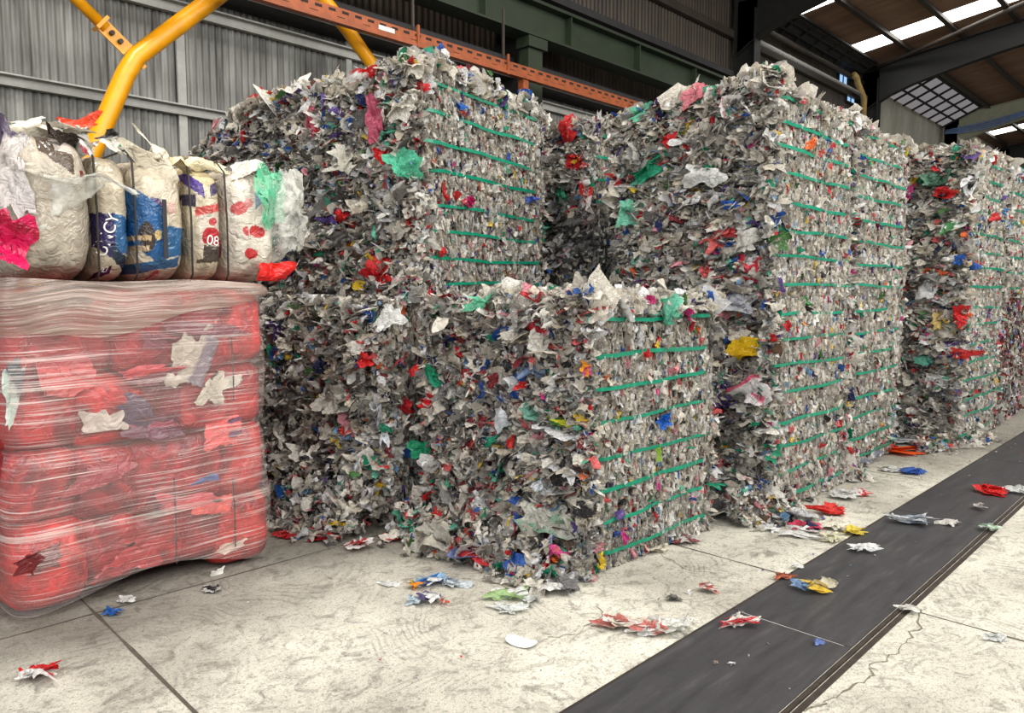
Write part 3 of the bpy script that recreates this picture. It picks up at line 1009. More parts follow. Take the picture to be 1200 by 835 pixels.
corrugated('wall_left', -6, 23.2, 0, 5.05, M['wall'])
corrugated('wall_left', -6, 23.2, 5.05, 8.2, M['wall_dark'], pitch=0.11)  # shade on the upper wall is put into a darker sheet colour
corrugated('wall_left', 23.2, 46, 0, 8.2, M['wall_cream'], pitch=0.2, amp=0.015)
w = MB().box((46, -16, 0), (46.2, 8.6, 11)).build('wall_end', M['wall_dark'])
w['kind'] = 'structure'
k = 1
for z, t in ((3.62, 0.10), (4.70, 0.11)):
    k += 1
    b = MB().box((-6, YW - 0.09, z - t / 2), (15.0, YW - 0.02, z + t / 2)).box((-6, YW - 0.16, z + t / 2 - 0.015), (15.0, YW - 0.09, z + t / 2))
    tag(b.build('trim_%d' % (k + 1), M['girt']), kind='structure')
tag(MB().box((3.27, YW - 0.05, 0), (3.36, YW - 0.015, 4.66)).build('trim_5', M['girt']), kind='structure')
tag(MB().box((5.42, YW - 0.05, 0), (5.50, YW - 0.015, 5.0)).build('trim_6', M['girt']), kind='structure')
tag(MB().box((-6, YW - 0.42, 4.86), (15.0, YW - 0.03, 5.16)).build('trim_7', M['ledge']), kind='structure')
tag(MB().box((-6, YW - 0.30, 6.30), (15.0, YW - 0.03, 6.42)).build('trim_8', M['ledge']), kind='structure')
tag(MB().box((-6, YW - 0.14, 7.22), (23.0, YW - 0.03, 7.38)).build('trim_9', M['purlin']), kind='structure')

ZE, SL = 8.2, 0.12


def zr(y):
    return ZE + SL * (YW - y)


def roof_strip(name, x0, x1, y0, y1, mat, dz=0.0):
    o = mesh(name, [(x0, y0, zr(y0) + dz), (x1, y0, zr(y0) + dz), (x1, y1, zr(y1) + dz), (x0, y1, zr(y1) + dz)], [(0, 3, 2, 1)], mat)
    o['kind'] = 'structure'
    return o


SKY = [(16.7, 17.75), (20.85, 21.7), (35.7, 36.6)]
edges = [-8.0] + [e for s in SKY for e in s] + [46.0]
for a, b_ in zip(edges[0::2], edges[1::2]):
    roof_strip('ceiling', a, b_, -16, 8.8, M['roof'])
for i, (a, b_) in enumerate(SKY):
    roof_strip('window_%d' % (i + 1), a, b_, -6, 8.15, M['sky'])
    roof_strip('ceiling', a, b_, 8.15, 8.8, M['roof'])
    roof_strip('ceiling', a, b_, -16, -6, M['roof'])
for k, (x, z0, z1) in enumerate(((21.3, 7.42, 7.80), (21.9, 7.1, 7.34))):
    b = MB().box((x, YW - 0.06, z0), (x + 0.55, YW - 0.03, z1))
    w = b.build('window_%d' % (k + 4), M['pane'])
    w['kind'] = 'structure'
    fr = MB().box((x - 0.05, YW - 0.08, z0 - 0.05), (x, YW - 0.02, z1 + 0.05)).box((x + 0.55, YW - 0.08, z0 - 0.05), (x + 0.6, YW - 0.02, z1 + 0.05))
    fr.box((x, YW - 0.08, z1), (x + 0.55, YW - 0.02, z1 + 0.05)).box((x, YW - 0.08, z0 - 0.05), (x + 0.55, YW - 0.02, z0)).box((x + 0.25, YW - 0.08, z0), (x + 0.29, YW - 0.02, z1))
    fr.build('window_frame', M['steel'], w)

FR = [0.6, 8.15, 15.4, 22.8, 31.0, 39.0]
COLN = ['beside the yellow pipe', 'behind the orange beam', 'behind the tall middle stack', 'carrying the rafter above the narrow-looking stack', 'painted cream above the right-hand stack', 'farthest along the wall']
for i, x in enumerate(FR):
    m = M['cream'] if i == 4 else M['steel']
    yc = 8.12
    c = thing('steel_column', ('cream' if i == 4 else 'dark') + ' steel column against the corrugated wall, ' + COLN[i], 'column', (x, yc, 0), 0, 'steel frame columns')
    b = MB()
    b.box((-0.14, -0.25, 0), (0.14, -0.225, 7.75)).box((-0.14, 0.225, 0), (0.14, 0.25, 8.2)).box((-0.012, -0.225, 0), (0.012, 0.225, 8.0))
    b.build('post', m, c)
    MB().box((-0.2, -0.3, 0), (0.2, 0.3, 0.03)).build('base_plate', m, c)
    # tapering rafter with a curved haunch
    r = thing('roof_rafter', ('cream' if i == 4 else 'dark') + ' tapered steel rafter of the portal frame, ' + COLN[i], 'roof beam', (x, 0, 0), 0, 'portal frame rafters')
    ys = np.array([8.4, 8.0, 7.6, 7.0, 6.2, 5.0, 2.0, -15.5])
    dep = np.array([1.25, 1.05, 0.9, 0.78, 0.7, 0.62, 0.55, 0.5])
    zt = np.array([zr(y) - 0.16 for y in ys])
    V, F = [], []
    n = len(ys)
    for sx in (-0.012, 0.012):
        for q in range(n):
            V.append((sx, ys[q], zt[q]))
        for q in range(n):
            V.append((sx, ys[q], zt[q] - dep[q]))
    for q in range(n - 1):
        F += [(q, q + 1, n + q + 1, n + q), (2 * n + q, 3 * n + q, 3 * n + q + 1, 2 * n + q + 1)]
    b = MB()
    b.add(V, F)
    for off in (0, 1):
        for q in range(n - 1):
            p0 = (0, ys[q], zt[q] - off * dep[q])
            p1 = (0, ys[q + 1], zt[q + 1] - off * dep[q + 1])
            b.bar(p0, p1, 0.22, 0.025)
    b.build('rafter_web', m, r)
# purlins, one beam per bay
BAY = ['over the yellow pipe bay', 'over the green girder bay', 'over the tall middle stack', 'over the bright skylight bay', 'over the cream frame bay']
for j, y in enumerate((8.0, 7.0, 5.8, 4.6, 3.4, 2.2, 1.0)):
    for i in range(1, 5):
        if y < 4 and i < 3:
            continue
        b = MB()
        z = zr(y) - 0.1
        b.bar((FR[i] + 0.05, y, z), (FR[i + 1] - 0.05, y, z), 0.06, 0.16).bar((FR[i] + 0.05, y - 0.05, z - 0.08), (FR[i + 1] - 0.05, y - 0.05, z - 0.08), 0.10, 0.015)
        o = b.build('roof_purlin', M['purlin'])
        tag(o, 'brown steel roof purlin %s, %s up from the eaves' % (BAY[i], ['first', 'second', 'third', 'fourth', 'fifth', 'sixth', 'seventh'][j]), 'roof beam', 'roof purlins')
# ribs between the sheets
for y, i0 in ((6.4, 3), (5.2, 3), (4.0, 3)):
    pass
o = MB().tube([(FR[3] - 0.2, 8.0, 8.0), (20.9, 3.2, 8.55)], 0.055).build('roof_brace', M['purlin'], smooth=True)
tag(o, 'slim round diagonal brace crossing under the long bright skylight', 'brace')
o = MB().tube([(FR[2] + 0.2, 8.3, 7.70), (FR[3] - 0.1, 8.3, 7.70)], 0.07).build('eaves_tube', M['purlin'], smooth=True)
tag(o, 'round eaves tube between two dark columns below the roof edge', 'tube')
o = MB().tube([(FR[2] + 0.2, 8.2, 7.3), (FR[3] - 0.1, 8.2, 7.3)], 0.05).build('eaves_tube', M['girt'], smooth=True)
tag(o, 'pale round tube running below the eaves tube between two dark columns', 'tube')
# eaves panels with ribs
for i, (x0, x1, y0, z0, y1, z1, mt, nmn) in enumerate(((15.8, 22.4, 8.42, 7.86, 7.85, 8.16, M['ledge'], 'grey ribbed eaves panel between two dark columns'),
                                                   (23.6, 30.5, 8.3, 7.72, 7.1, 8.24, M['dim'], 'pale translucent eaves panel with dark ribs beyond the second dark column'))):
    t = thing('ceiling', nmn, None, ((x0 + x1) / 2, y0, z0))
    t['kind'] = 'structure'
    ox = np.array([(x0 + x1) / 2, y0, z0])
    mesh('panel_sheet', np.array([(x0, y0, z0), (x1, y0, z0), (x1, y1, z1), (x0, y1, z1)]) - ox, [(0, 3, 2, 1)], mt, t)
    for x in np.linspace(x0, x1, 9):
        MB().bar(np.array((x, y0, z0 - 0.04)) - ox, np.array((x, y1, z1 - 0.04)) - ox, 0.07, 0.05).build('rib', M['steel'], t)
    for f in (0.33, 0.66, 1.0):
        p = np.array((x0, y0 + (y1 - y0) * f, z0 + (z1 - z0) * f - 0.05)) - ox
        q = np.array((x1, y0 + (y1 - y0) * f, z0 + (z1 - z0) * f - 0.05)) - ox
        MB().bar(p, q, 0.09 if f == 1.0 else 0.05, 0.05).build('rail', M['steel'], t)
# drain pipe
o = MB().tube([(21.7, 8.2, 7.72), (21.95, 8.2, 7.68), (21.95, 8.18, 7.55), (22.4, 8.15, 7.2), (22.4, 8.15, 0.01)], 0.085).build('drain_pipe', M['gold'], smooth=True)
tag(o, 'dull gold drain pipe with a kink beside the second dark column', 'pipe')
# blue cables slung along the cream frame
for j in range(4):
    P = []
    for t in np.linspace(0, 1, 14):
        y = 9.0 - 0.75 - t * 5.5
        P.append((30.8 - 0.12 * j * 0.5, y, zr(y) - 0.62 - 0.05 * j - 0.35 * math.sin(math.pi * min(1, t * 2.2)) * (0.3 + 0.2 * j) * 0.5))
    o = MB().tube(P, 0.022, 6).build('cable', M['blue_cable'], smooth=True)
    tag(o, 'blue cable slung along the cream rafter, %s of four' % ['topmost', 'second from the top', 'third from the top', 'lowest'][j], 'cable', 'blue cables on the cream rafter')

# green crane girder
g = thing('crane_girder', 'long green steel crane girder above the orange beam', 'girder', (8, 7.75, 5.36))
MB().box((-14, -0.16, 0), (7.2, 0.16, 0.03)).build('flange', M['green'], g)
MB().box((-14, -0.16, 0.48), (7.2, 0.16, 0.52)).build('flange', M['green'], g)
MB().box((-14, -0.015, 0.03), (7.2, 0.015, 0.48)).build('web', M['green'], g)
for x in np.arange(-13.5, 7.2, 1.8):
    MB().box((x, -0.14, 0.03), (x + 0.02, 0.14, 0.48)).build('stiffener', M['green'], g)
MB().box((-14, -0.03, 0.52), (7.2, 0.03, 0.6)).build('rail', M['steel'], g)
o = MB().box((8.0, 7.66, 4.2), (8.3, 7.85, 5.35)).box((7.95, 7.6, 5.2), (8.35, 7.86, 5.35)).build('girder_bracket', M['green'])
tag(o, 'short green bracket below the crane girder', 'bracket')
# orange rack beam with slots
rk = thing('rack_beam', 'orange slotted steel rack beam running behind the tall stacks', 'rack', (7.0, 7.2, 0))
MB().box((-6.5, -0.03, 4.53), (4.0, 0.03, 4.70)).box((-6.5, -0.05, 4.53), (4.0, -0.03, 4.565)).build('beam', M['orange'], rk)
for i, x in enumerate(np.arange(-3.6, 3.9, 0.165)):
    if i < 46:
        MB().box((x, -0.0315, 4.645), (x + 0.085, -0.0295, 4.675)).build('slot', M['slot'], rk)
for x in np.arange(-3.5, 3.9, 0.33):
    MB().box((x, -0.0315, 4.597), (x + 0.10, -0.0295, 4.604)).build('slot', M['slot'], rk)
s = MB().box((-1.97, -0.034, 4.60), (-1.75, -0.0315, 4.65)).build('label_plate', M['white'], rk)
for x in (0.45, -6.3, 3.9):
    MB().box((x - 0.05, -0.02, 0), (x + 0.05, 0.08, 4.53)).build('upright', M['orange'], rk)
for x, z in ((-1.45, 5.36), (0.05, 5.36)):
    MB().box((x - 0.012, 0.0, 4.70), (x + 0.012, 0.03, z)).build('hanger_rod', M['purlin'], rk)
    MB().box((x + 0.02, -0.055, 4.52), (x + 0.05, -0.03, 4.78)).build('bracket', M['orange'], rk)

# yellow bent pipe frame
yp = thing('pipe_frame', 'thick yellow bent pipe frame in front of the corrugated wall', 'pipe frame', (2.2, 7.6, 0))


def yl(x, z):
    return (x - 2.2, 0, z)


MB().tube([yl(0.86, 0.0), yl(2.16, 2.95), yl(2.46, 3.66), yl(2.56, 3.84), yl(2.70, 3.98), yl(3.28, 4.54), yl(3.95, 5.2), yl(4.15, 5.28)], 0.088, 18).build('pipe', M['yellow'], yp, smooth=True)
MB().tube([yl(4.05, 5.28), yl(4.35, 5.12), yl(4.9, 4.66), yl(5.36, 4.22), yl(6.9, 0.0)], 0.08, 18).build('pipe', M['yellow'], yp, smooth=True)
MB().tube([yl(1.30, 4.88), yl(2.31, 4.04)], 0.052, 14).build('brace', M['yellow'], yp, smooth=True)
br = MB().bar(yl(2.28, 4.065), yl(2.49, 3.888), 0.02, 0.13, up=(0.64, 0, 0.77)).build('bracket', M['yellow'], yp)
for f in (0.35, 0.7):
    p = np.array(yl(2.28 + 0.2 * f, 4.065 - 0.17 * f))
    MB().tube([p + (0, -0.05, 0), p + (0, -0.005, 0)], 0.022, 10).build('bolt', M['rail'], br)
MB().bar(yl(2.255, 4.085), yl(2.28, 4.065), 0.14, 0.15, up=(0.64, 0, 0.77)).build('flange', M['yellow'], yp)
MB().bar(yl(2.58, 3.82), yl(2.635, 3.755), 0.02, 0.05, up=(0.7, 0, 0.7)).build('lug', M['yellow'], yp)


# ------------------------------------------------------------------ bagged load at left
def pillow(rng, c, half, k=5.0, n=46, amp=0.012, col=None, f0=6, f1=34, shape=None):
    V, F = cube_grid(n)
    V = V / (np.abs(V) ** k).sum(1, keepdims=True) ** (1 / k)
    N = unit(V / np.array(half))
    P = V * np.array(half)
    if shape:
        P = shape(P)
    P = P + N * fold_noise(rng, amp, 9, f0, f1)(P)[:, None]
    C = None if col is None else col(P / np.array(half), rng)
    return P + np.array(c), F, C


LX0, LX1, LY = 0.74, 2.03, 4.10
ld = thing('wrapped_bag_load', 'stretch-wrapped block of red plastic bags standing at far left', 'wrapped load', (1.385, 4.72, 0))
O = np.array([1.385, 4.72, 0.0])
lrng = np.random.default_rng(42)


def red_col(base, dark=(110, 18, 28)):
    def f(q, rng):
        g = fold_noise(np.random.default_rng(int(rng.integers(1e6))), 1.0, 6, 2, 6)(q * 0.8)
        t = np.clip(g * 0.8 + 0.45, 0, 1)[:, None]
        return lin(base) * t + lin(dark) * (1 - t)
    return f


# (x centre, half width, z0, z1, colour, front bulge)
BAGS = [(0.90, 0.19, 0.01, 0.50, (236, 52, 48), 0.05), (0.88, 0.17, 0.47, 0.84, (218, 58, 56), 0.0), (1.17, 0.16, 0.07, 0.46, (204, 50, 52), -0.03), (1.17, 0.17, 0.44, 0.83, (196, 52, 58), 0.0),
        (1.43, 0.16, 0.08, 0.42, (206, 60, 58), -0.04), (1.44, 0.17, 0.40, 0.83, (196, 44, 56), 0.0), (1.67, 0.15, 0.09, 0.45, (206, 52, 54), -0.01), (1.66, 0.15, 0.42, 0.84, (198, 60, 64), 0.0),
        (1.88, 0.17, 0.02, 0.44, (226, 64, 56), 0.03), (1.88, 0.16, 0.40, 0.85, (220, 66, 64), 0.01),
        (0.90, 0.19, 0.83, 1.22, (208, 44, 46), 0.0), (1.00, 0.25, 1.18, 1.62, (214, 62, 62), 0.0), (1.20, 0.20, 0.82, 1.18, (238, 54, 50), 0.02), (1.45, 0.19, 0.84, 1.20, (150, 50, 66), -0.01),
        (1.42, 0.22, 1.16, 1.62, (198, 40, 52), 0.0), (1.68, 0.17, 0.83, 1.16, (214, 84, 84), 0.01), (1.70, 0.16, 1.14, 1.62, (190, 48, 56), 0.0), (1.88, 0.16, 0.84, 1.20, (216, 60, 62), 0.0),
        (1.90, 0.15, 1.20, 1.62, (234, 62, 58), 0.01)]
for bx, hw, z0, z1, c, bul in BAGS:
    hz = (z1 - z0) / 2 + 0.015
    V, F, C = pillow(lrng, (bx - O[0], -bul * 0.4, (z0 + z1) / 2), (hw + 0.02, 0.60 + bul * 0.6, hz + 0.01), 3.6 if bul >= 0.05 else 5.0, 44, 0.016, red_col(np.array(c) * np.array((0.88, 0.72, 0.74))), 5, 40)
    V[:, 2] = np.maximum(V[:, 2], 0.004)
    mesh('red_bag', V, F, M['redbag'], ld, C, smooth=True)
# pieces of other film among the red bags
for u, v, pw, ph, c1, c2, lab, rl in ((232, 425, 36, 66, (176, 164, 148), (120, 108, 116), 'clear grey film sheet', 0.0), (244, 452, 26, 40, (196, 188, 170), None, 'clear grey film sheet', 0), (120, 502, 30, 34, (186, 172, 160), None, 'white film sheet', 0.5),
                               (18, 462, 13, 74, (186, 196, 186), (60, 80, 86), 'white and dark film sheet', 0.1), (175, 480, 40, 34, (74, 52, 74), None, 'dark purple film sheet', 0), (262, 448, 26, 14, (206, 200, 184), None, 'white film sheet', 0.2),
                               (240, 560, 24, 9, (70, 92, 150), None, 'blue film strip', 0.2), (275, 500, 14, 20, (96, 44, 84), None, 'purple film sheet', 0), (45, 655, 26, 22, (104, 30, 32), None, 'dark hole in a torn red bag', 0.4),
                               (190, 400, 30, 16, (120, 40, 60), None, 'dark red film sheet', 0), (270, 640, 28, 12, (216, 190, 172), None, 'pale film sheet', 0), (255, 672, 10, 10, (222, 220, 210), None, 'white torn film end', 0),
                               (70, 440, 50, 40, (204, 84, 84), (170, 40, 50), 'salmon film sheet', 0), (165, 440, 60, 22, (176, 34, 46), (110, 30, 50), 'dark red film sheet', 0), (190, 500, 56, 26, (96, 46, 66), (150, 60, 80), 'dull purple film sheet', 0),
                               (262, 500, 30, 44, (224, 92, 92), None, 'salmon film sheet', 0), (110, 560, 60, 20, (150, 40, 52), None, 'dark red film sheet', 0), (200, 590, 70, 22, (190, 70, 78), (140, 40, 60), 'dull red film sheet', 0),
                               (150, 650, 50, 34, (170, 36, 42), None, 'dark red film sheet', 0), (250, 600, 36, 30, (226, 96, 90), None, 'salmon film sheet', 0), (60, 345, 60, 24, (84, 72, 72), None, 'grey film sheet', 0),
                               (240, 385, 60, 14, (110, 30, 50), None, 'dark red film sheet', 0)):
    p = on_y(u, v, LY - 0.012 - (0.05 if u < 60 and v > 600 else 0))
    k = np.linalg.norm(p - EYE) / FPX / 2
    A = Acc()
    A.add(*one_scrap(np.random.default_rng(int(u + v)), p - O, (0, -1, 0), (0, 0, 1), pw * k * 1.3, ph * k, c1, c2, N=14, cr=0.06, roll=0.1))
    V, F, C = A.get()
    V[:, 1] = np.clip(V[:, 1], p[1] - O[1] - 0.010, 1)
    s = mesh('film_piece', V, F, M['redbag'], ld, C)
    s['label'] = lab
for u, v0, v1 in ((271, 395, 470), (204, 560, 660), (273, 560, 640)):
    p, q = on_y(u, v0, LY - 0.03), on_y(u + 3, v1, LY - 0.03)
    MB().tube([p - O, (p + q) / 2 - O + (0.004, 0, 0), q - O], 0.0045, 6).build('cord', M['cord'], ld)


def shell(rng, x0, x1, y0, y1, zlo, zhi, nz, k=9.0, n=220, bulge=None, amp=0.006, f0=3, f1=14):
    a = np.linspace(0, 2 * math.pi, n, endpoint=False)
    c, s = np.cos(a), np.sin(a)
    r = (np.abs(c) ** k + np.abs(s) ** k) ** (-1 / k)
    px, py = r * c, r * s
    hx, hy = (x1 - x0) / 2, (y1 - y0) / 2
    V = []
    for j in range(nz):
        t = j / (nz - 1)
        X = (x0 + x1) / 2 + px * hx
        z = zlo(X) * (1 - t) + zhi(X) * t
        f = np.ones(n) if bulge is None else bulge(z, t)
        V.append(np.stack([(x0 + x1) / 2 + px * (hx + f), (y0 + y1) / 2 + py * (hy + f), z], -1))
    V = np.concatenate(V)
    ctr = np.array([(x0 + x1) / 2, (y0 + y1) / 2, 0])
    Nn = unit((V - ctr) * np.array([1 / hx, 1 / hy, 0]) ** 1)
    V = V + Nn * fold_noise(rng, amp, 8, f0, f1)(V * np.array([0.5, 0.5, 2.2]))[:, None]
    F = []
    for j in range(nz - 1):
        for i in range(n):
            F.append((j * n + i, j * n + (i + 1) % n, (j + 1) * n + (i + 1) % n, (j + 1) * n + i))
    return V, np.array(F)


def bul(z, t):
    lo = np.exp(-((z - 0.36) / 0.28) ** 2) * 0.028
    hi = np.exp(-((z - 1.22) / 0.3) ** 2) * 0.02
    return lo + hi - 0.02 * np.exp(-((z - 0.85) / 0.05) ** 2)


V, F = shell(lrng, LX0 - 0.02 - O[0], LX1 + 0.012 - O[0], LY - 0.05 - O[1], 5.33 - O[1], lambda x: 0.10 + 0.06 * np.cos(4.6 * x), lambda x: 1.60 + 0 * x, 70, bulge=bul)
mesh('stretch_film', V, F, M['wrap'], ld, smooth=True)['label'] = 'clear shiny stretch film'
for uu, va, vb, th in ((150, 447, 447, 0.010), (200, 597, 597, 0.016)):
    zb = on_y(uu, va, LY - 0.06)[2]
    V, F = shell(np.random.default_rng(uu), LX0 - 0.024 - O[0], LX1 + 0.016 - O[0], LY - 0.054 - O[1], 5.335 - O[1],
                 lambda x: zb - th + 0.012 * x + 0.006 * np.sin(8 * x + uu), lambda x: zb + th + 0.012 * x + 0.004 * np.sin(11 * x), 6, bulge=bul)
    mesh('film_band', V, F, M['band'], ld, smooth=True)['label'] = 'bunched white line in the stretch film'
V, F = shell(lrng, LX0 - 0.035 - O[0], LX1 + 0.045 - O[0], LY - 0.075 - O[1], 5.35 - O[1],
             lambda x: 1.395 + 0.20 * np.clip((x + 0.35) / 0.95, 0, 1) ** 1.4 + 0.02 * np.sin(9 * x), lambda x: 1.672 + 0.008 * np.sin(7 * x), 34, amp=0.014, f0=4, f1=22,
             bulge=lambda z, t: 0.02 * math.sin(math.pi * t) - 0.012 * t)
mesh('bunched_film', V, F, M['collar'], ld, smooth=True)['label'] = 'bunched cloudy film collar'

# ---- bale of bagged film on top
tb = thing('bag_bale', 'corded bale of white printed film bags on top of the red wrapped load', 'bale', (1.385, 4.70, 1.66))
T = np.array([1.385, 4.70, 1.66])


def xu(u, v=250):
    return on_y(u, v, LY)[0]


CREAM, WH, BEI = (222, 212, 188), (228, 224, 214), (198, 188, 166)


def paint(base, regions):
    """regions: (test on (s,t), colour); s -1..1 across, t -1..1 up"""
    def f(q, rng):
        s, t = q[:, 0], q[:, 2]
        C = np.tile(lin(base), (len(q), 1))
        wob = fold_noise(np.random.default_rng(5), 1.0, 6, 3, 9)(q)
        C = C * (1 + 0.28 * wob[:, None])
        for test, c in regions:
            m = test(s + 0.05 * wob, t + 0.03 * wob)
            C[m] = lin(c)
        return np.clip(C, 0, 0.9)
    return f


def rect(s0, s1, t0, t1, k=0.0):
    return lambda s, t: (s > s0) & (s < s1) & (t + k * s > t0) & (t + k * s < t1)


def disc(s0, t0, r, asp):
    return lambda s, t: ((s - s0) * asp) ** 2 + (t - t0) ** 2 < r * r


TZ = 0.345
bag_defs = [
    (2, 112, 0.365, paint((196, 188, 174), [(rect(-0.2, 0.5, 0.62, 0.95, 0.4), (96, 84, 72)), (rect(0.1, 0.5, 0.7, 0.9), (214, 206, 200)), (rect(0.62, 0.72, 0.35, 0.5), (130, 40, 44))]), 0.035, 'clear grey bag bulging at the left'),
    (108, 157, 0.335, paint((214, 205, 184), [(rect(-0.8, 0.05, -0.62, 0.06), (58, 48, 104)), (rect(0.05, 1, -0.5, 0.08, 0.1), (54, 110, 166)), (rect(-0.1, 0.9, -0.8, -0.42, 0.3), (44, 62, 84)),
                                            (rect(-1, 1, -1, -0.66, 0.25), (222, 214, 194)), (rect(-0.6, -0.05, -0.86, -0.74, -0.15), (62, 40, 84))]), 0.0, 'white bag with navy and blue panels'),
    (153, 224, 0.335, paint((220, 210, 190), [(rect(-0.3, 0.05, 0.12, 0.34), (96, 80, 130)), (rect(0.05, 0.5, 0.12, 0.3), (226, 190, 176)), (rect(-1, 0.12, -0.72, 0.22, 0.35), (46, 106, 170)), (rect(0.15, 0.92, -0.56, -0.08), (58, 116, 172)),
                                            (disc(-0.45, -0.28, 0.24, 1.0), (72, 60, 56)), (rect(-0.95, -0.35, -0.34, -0.26), (206, 178, 138)), (rect(-0.95, -0.4, -0.50, -0.42), (196, 172, 140)), (disc(-0.12, -0.24, 0.08, 0.7), (224, 200, 130)),
                                            (rect(-1, 0.6, -0.78, -0.62, -0.1), (62, 112, 160)), (disc(-0.1, -0.88, 0.08, 0.6), (206, 110, 120)), (rect(-0.8, 0, -1, -0.85, -0.5), (226, 220, 204))]), 0.0, 'white bag with a large blue printed panel'),
    (221, 266, 0.335, paint((216, 206, 182), [(rect(-0.9, 0.9, 0.62, 0.98), (226, 212, 172)), (rect(-0.75, -0.1, 0.36, 0.62, 0.3), (84, 62, 150)), (rect(0.2, 0.85, 0.40, 0.58, -0.2), (74, 60, 104)), (rect(-0.85, -0.5, 0.28, 0.46), (70, 62, 92)),
                                            (rect(-0.45, 0.95, -0.42, 0.24), (226, 216, 204)), (rect(-0.5, 0.95, 0.16, 0.30, -0.08), (218, 92, 86)), (disc(0.25, 0.04, 0.06, 0.32), (206, 62, 66)),
                                            (lambda s, t: (((s - 0.2) * 0.36) ** 2 + (t + 0.24) ** 2 < 0.19 ** 2) & (t > -0.34), (206, 50, 58)), (rect(-0.25, 0.75, -0.62, -0.36, 0.0), (84, 74, 70)), (rect(-0.5, 0.2, -0.66, -0.60), (90, 80, 70)),
                                            (disc(0.55, -0.95, 0.05, 0.4), (150, 60, 60))]), 0.0, 'white bag with red printed panel and dark patch'),
    (263, 328, 0.34, paint((226, 220, 208), [(disc(-0.45, 0.28, 0.10, 0.45), (222, 110, 112)), (disc(-0.2, 0.36, 0.07, 0.5), (224, 150, 150)), (disc(0.08, -0.10, 0.115, 0.42), (214, 66, 68)),
                                           (lambda s, t: (((s + 0.22) * 0.42) ** 2 + (t + 0.11) ** 2 < 0.09 ** 2) & (s < -0.22), (206, 80, 82)), (disc(-0.15, -0.48, 0.095, 0.42), (212, 62, 66)), (rect(-1, -0.86, -0.55, -0.25), (168, 80, 110)),
                                           (rect(0.05, 0.3, 0.25, 0.5, -0.5), (150, 170, 200))]), 0.015, 'white bag with red printed discs'),
]
bags = []
for u0, u1, hz, colf, bulg, lab in bag_defs:
    a, b_ = xu(u0), xu(u1)
    hw = (b_ - a) / 2 + 0.006
    shp = (lambda P: P * np.stack([1 - 0.10 * np.clip(P[:, 2] / 0.34, 0, 1) ** 2, np.ones(len(P)), np.ones(len(P))], -1)) if u0 > 260 else None
    V, F, C = pillow(lrng, ((a + b_) / 2 - T[0], -bulg, hz), (hw, 0.60 + bulg, hz), 4.2, 110, 0.014, colf, 8, 70, shp)
    C = C * np.array([0.72, 0.69, 0.65])
    o = mesh('bag', V, F, M['bag'], tb, C, smooth=True)
    o['label'] = lab
    bags.append((o, V, F, (a, b_, hz)))
for u in (112, 157, 222, 264):
    x = xu(u) - T[0]
    MB().tube([(x, 0.2, 0.70), (x, -0.50, 0.69), (x, -0.600, 0.62), (x + 0.004, -0.612, 0.34), (x + 0.002, -0.61, 0.05), (x, -0.56, 0.0)], 0.0055, 6).build('cord', M['cord'], tb, smooth=True)
x = xu(191) - T[0]
MB().box((x - 0.011, -0.625, 0.13), (x + 0.011, -0.62, 0.44)).build('strap', M['black'], tb)['label'] = 'short black strap piece'


def wrap_text(body, bag, s, t, size, rot, mat, name):
    """lettering printed on a bag: text curve turned to mesh and laid on the bag's skin"""
    o, V, F, (a, b_, hz) = bag
    bv = BVHTree.FromPolygons([tuple(v) for v in V[:110 * 110]], [tuple(int(i) for i in f) for f in F[:109 * 109]])
    cu = bpy.data.curves.new(name, 'FONT')
    cu.body = body
    cu.size = size
    cu.align_x = 'CENTER'
    cu.align_y = 'CENTER'
    tmp = bpy.data.objects.new(name, cu)
    COL.objects.link(tmp)
    dg = bpy.context.evaluated_depsgraph_get()
    me = bpy.data.meshes.new_from_object(tmp.evaluated_get(dg))
    bpy.data.objects.remove(tmp)
    cx, cz = (a + b_) / 2 + s * (b_ - a) / 2 - T[0], hz + t * hz
    for v in me.vertices:
        x, y = v.co.x, v.co.y
        X, Z = cx + x * math.cos(rot) - y * math.sin(rot), cz + x * math.sin(rot) + y * math.cos(rot)
        hit = bv.ray_cast(Vector((X, -2, Z)), Vector((0, 1, 0)))
        v.co = (X, (hit[0].y if hit[0] else -0.6) - 0.004, Z)
    me.materials.clear()
    me.materials.append(mat)
    return put(bpy.data.objects.new(name, me), o)


wrap_text('08', bags[3], 0.22, -0.29, 0.075, -0.1, M['print'], 'printed_number')
wrap_text('UNCY', bags[1], -0.30, -0.28, 0.080, 1.25, M['print'], 'printed_lettering')
wrap_text('27', bags[1], -0.32, -0.80, 0.035, 0.25, M['print'], 'printed_number')


def tb_piece(name, u, v, y, pw, ph, c1, c2, mat, lab, nrm=(0, -1, 0.1), N=16, cr=0.2, roll=0.2, seed=1, up=(0, 0, 1)):
    p = on_y(u, v, y)
    k = np.linalg.norm(p - EYE) / FPX / 2
    V, F, C = one_scrap(np.random.default_rng(seed), p - T, nrm, up, pw * k * 1.2, ph * k, c1, c2, N=N, cr=cr, roll=roll)
    V[:, 2] = np.maximum(V[:, 2], 0.02)
    o = mesh(name, V, F, mat, tb, C, smooth=True)
    o['label'] = lab
    return o


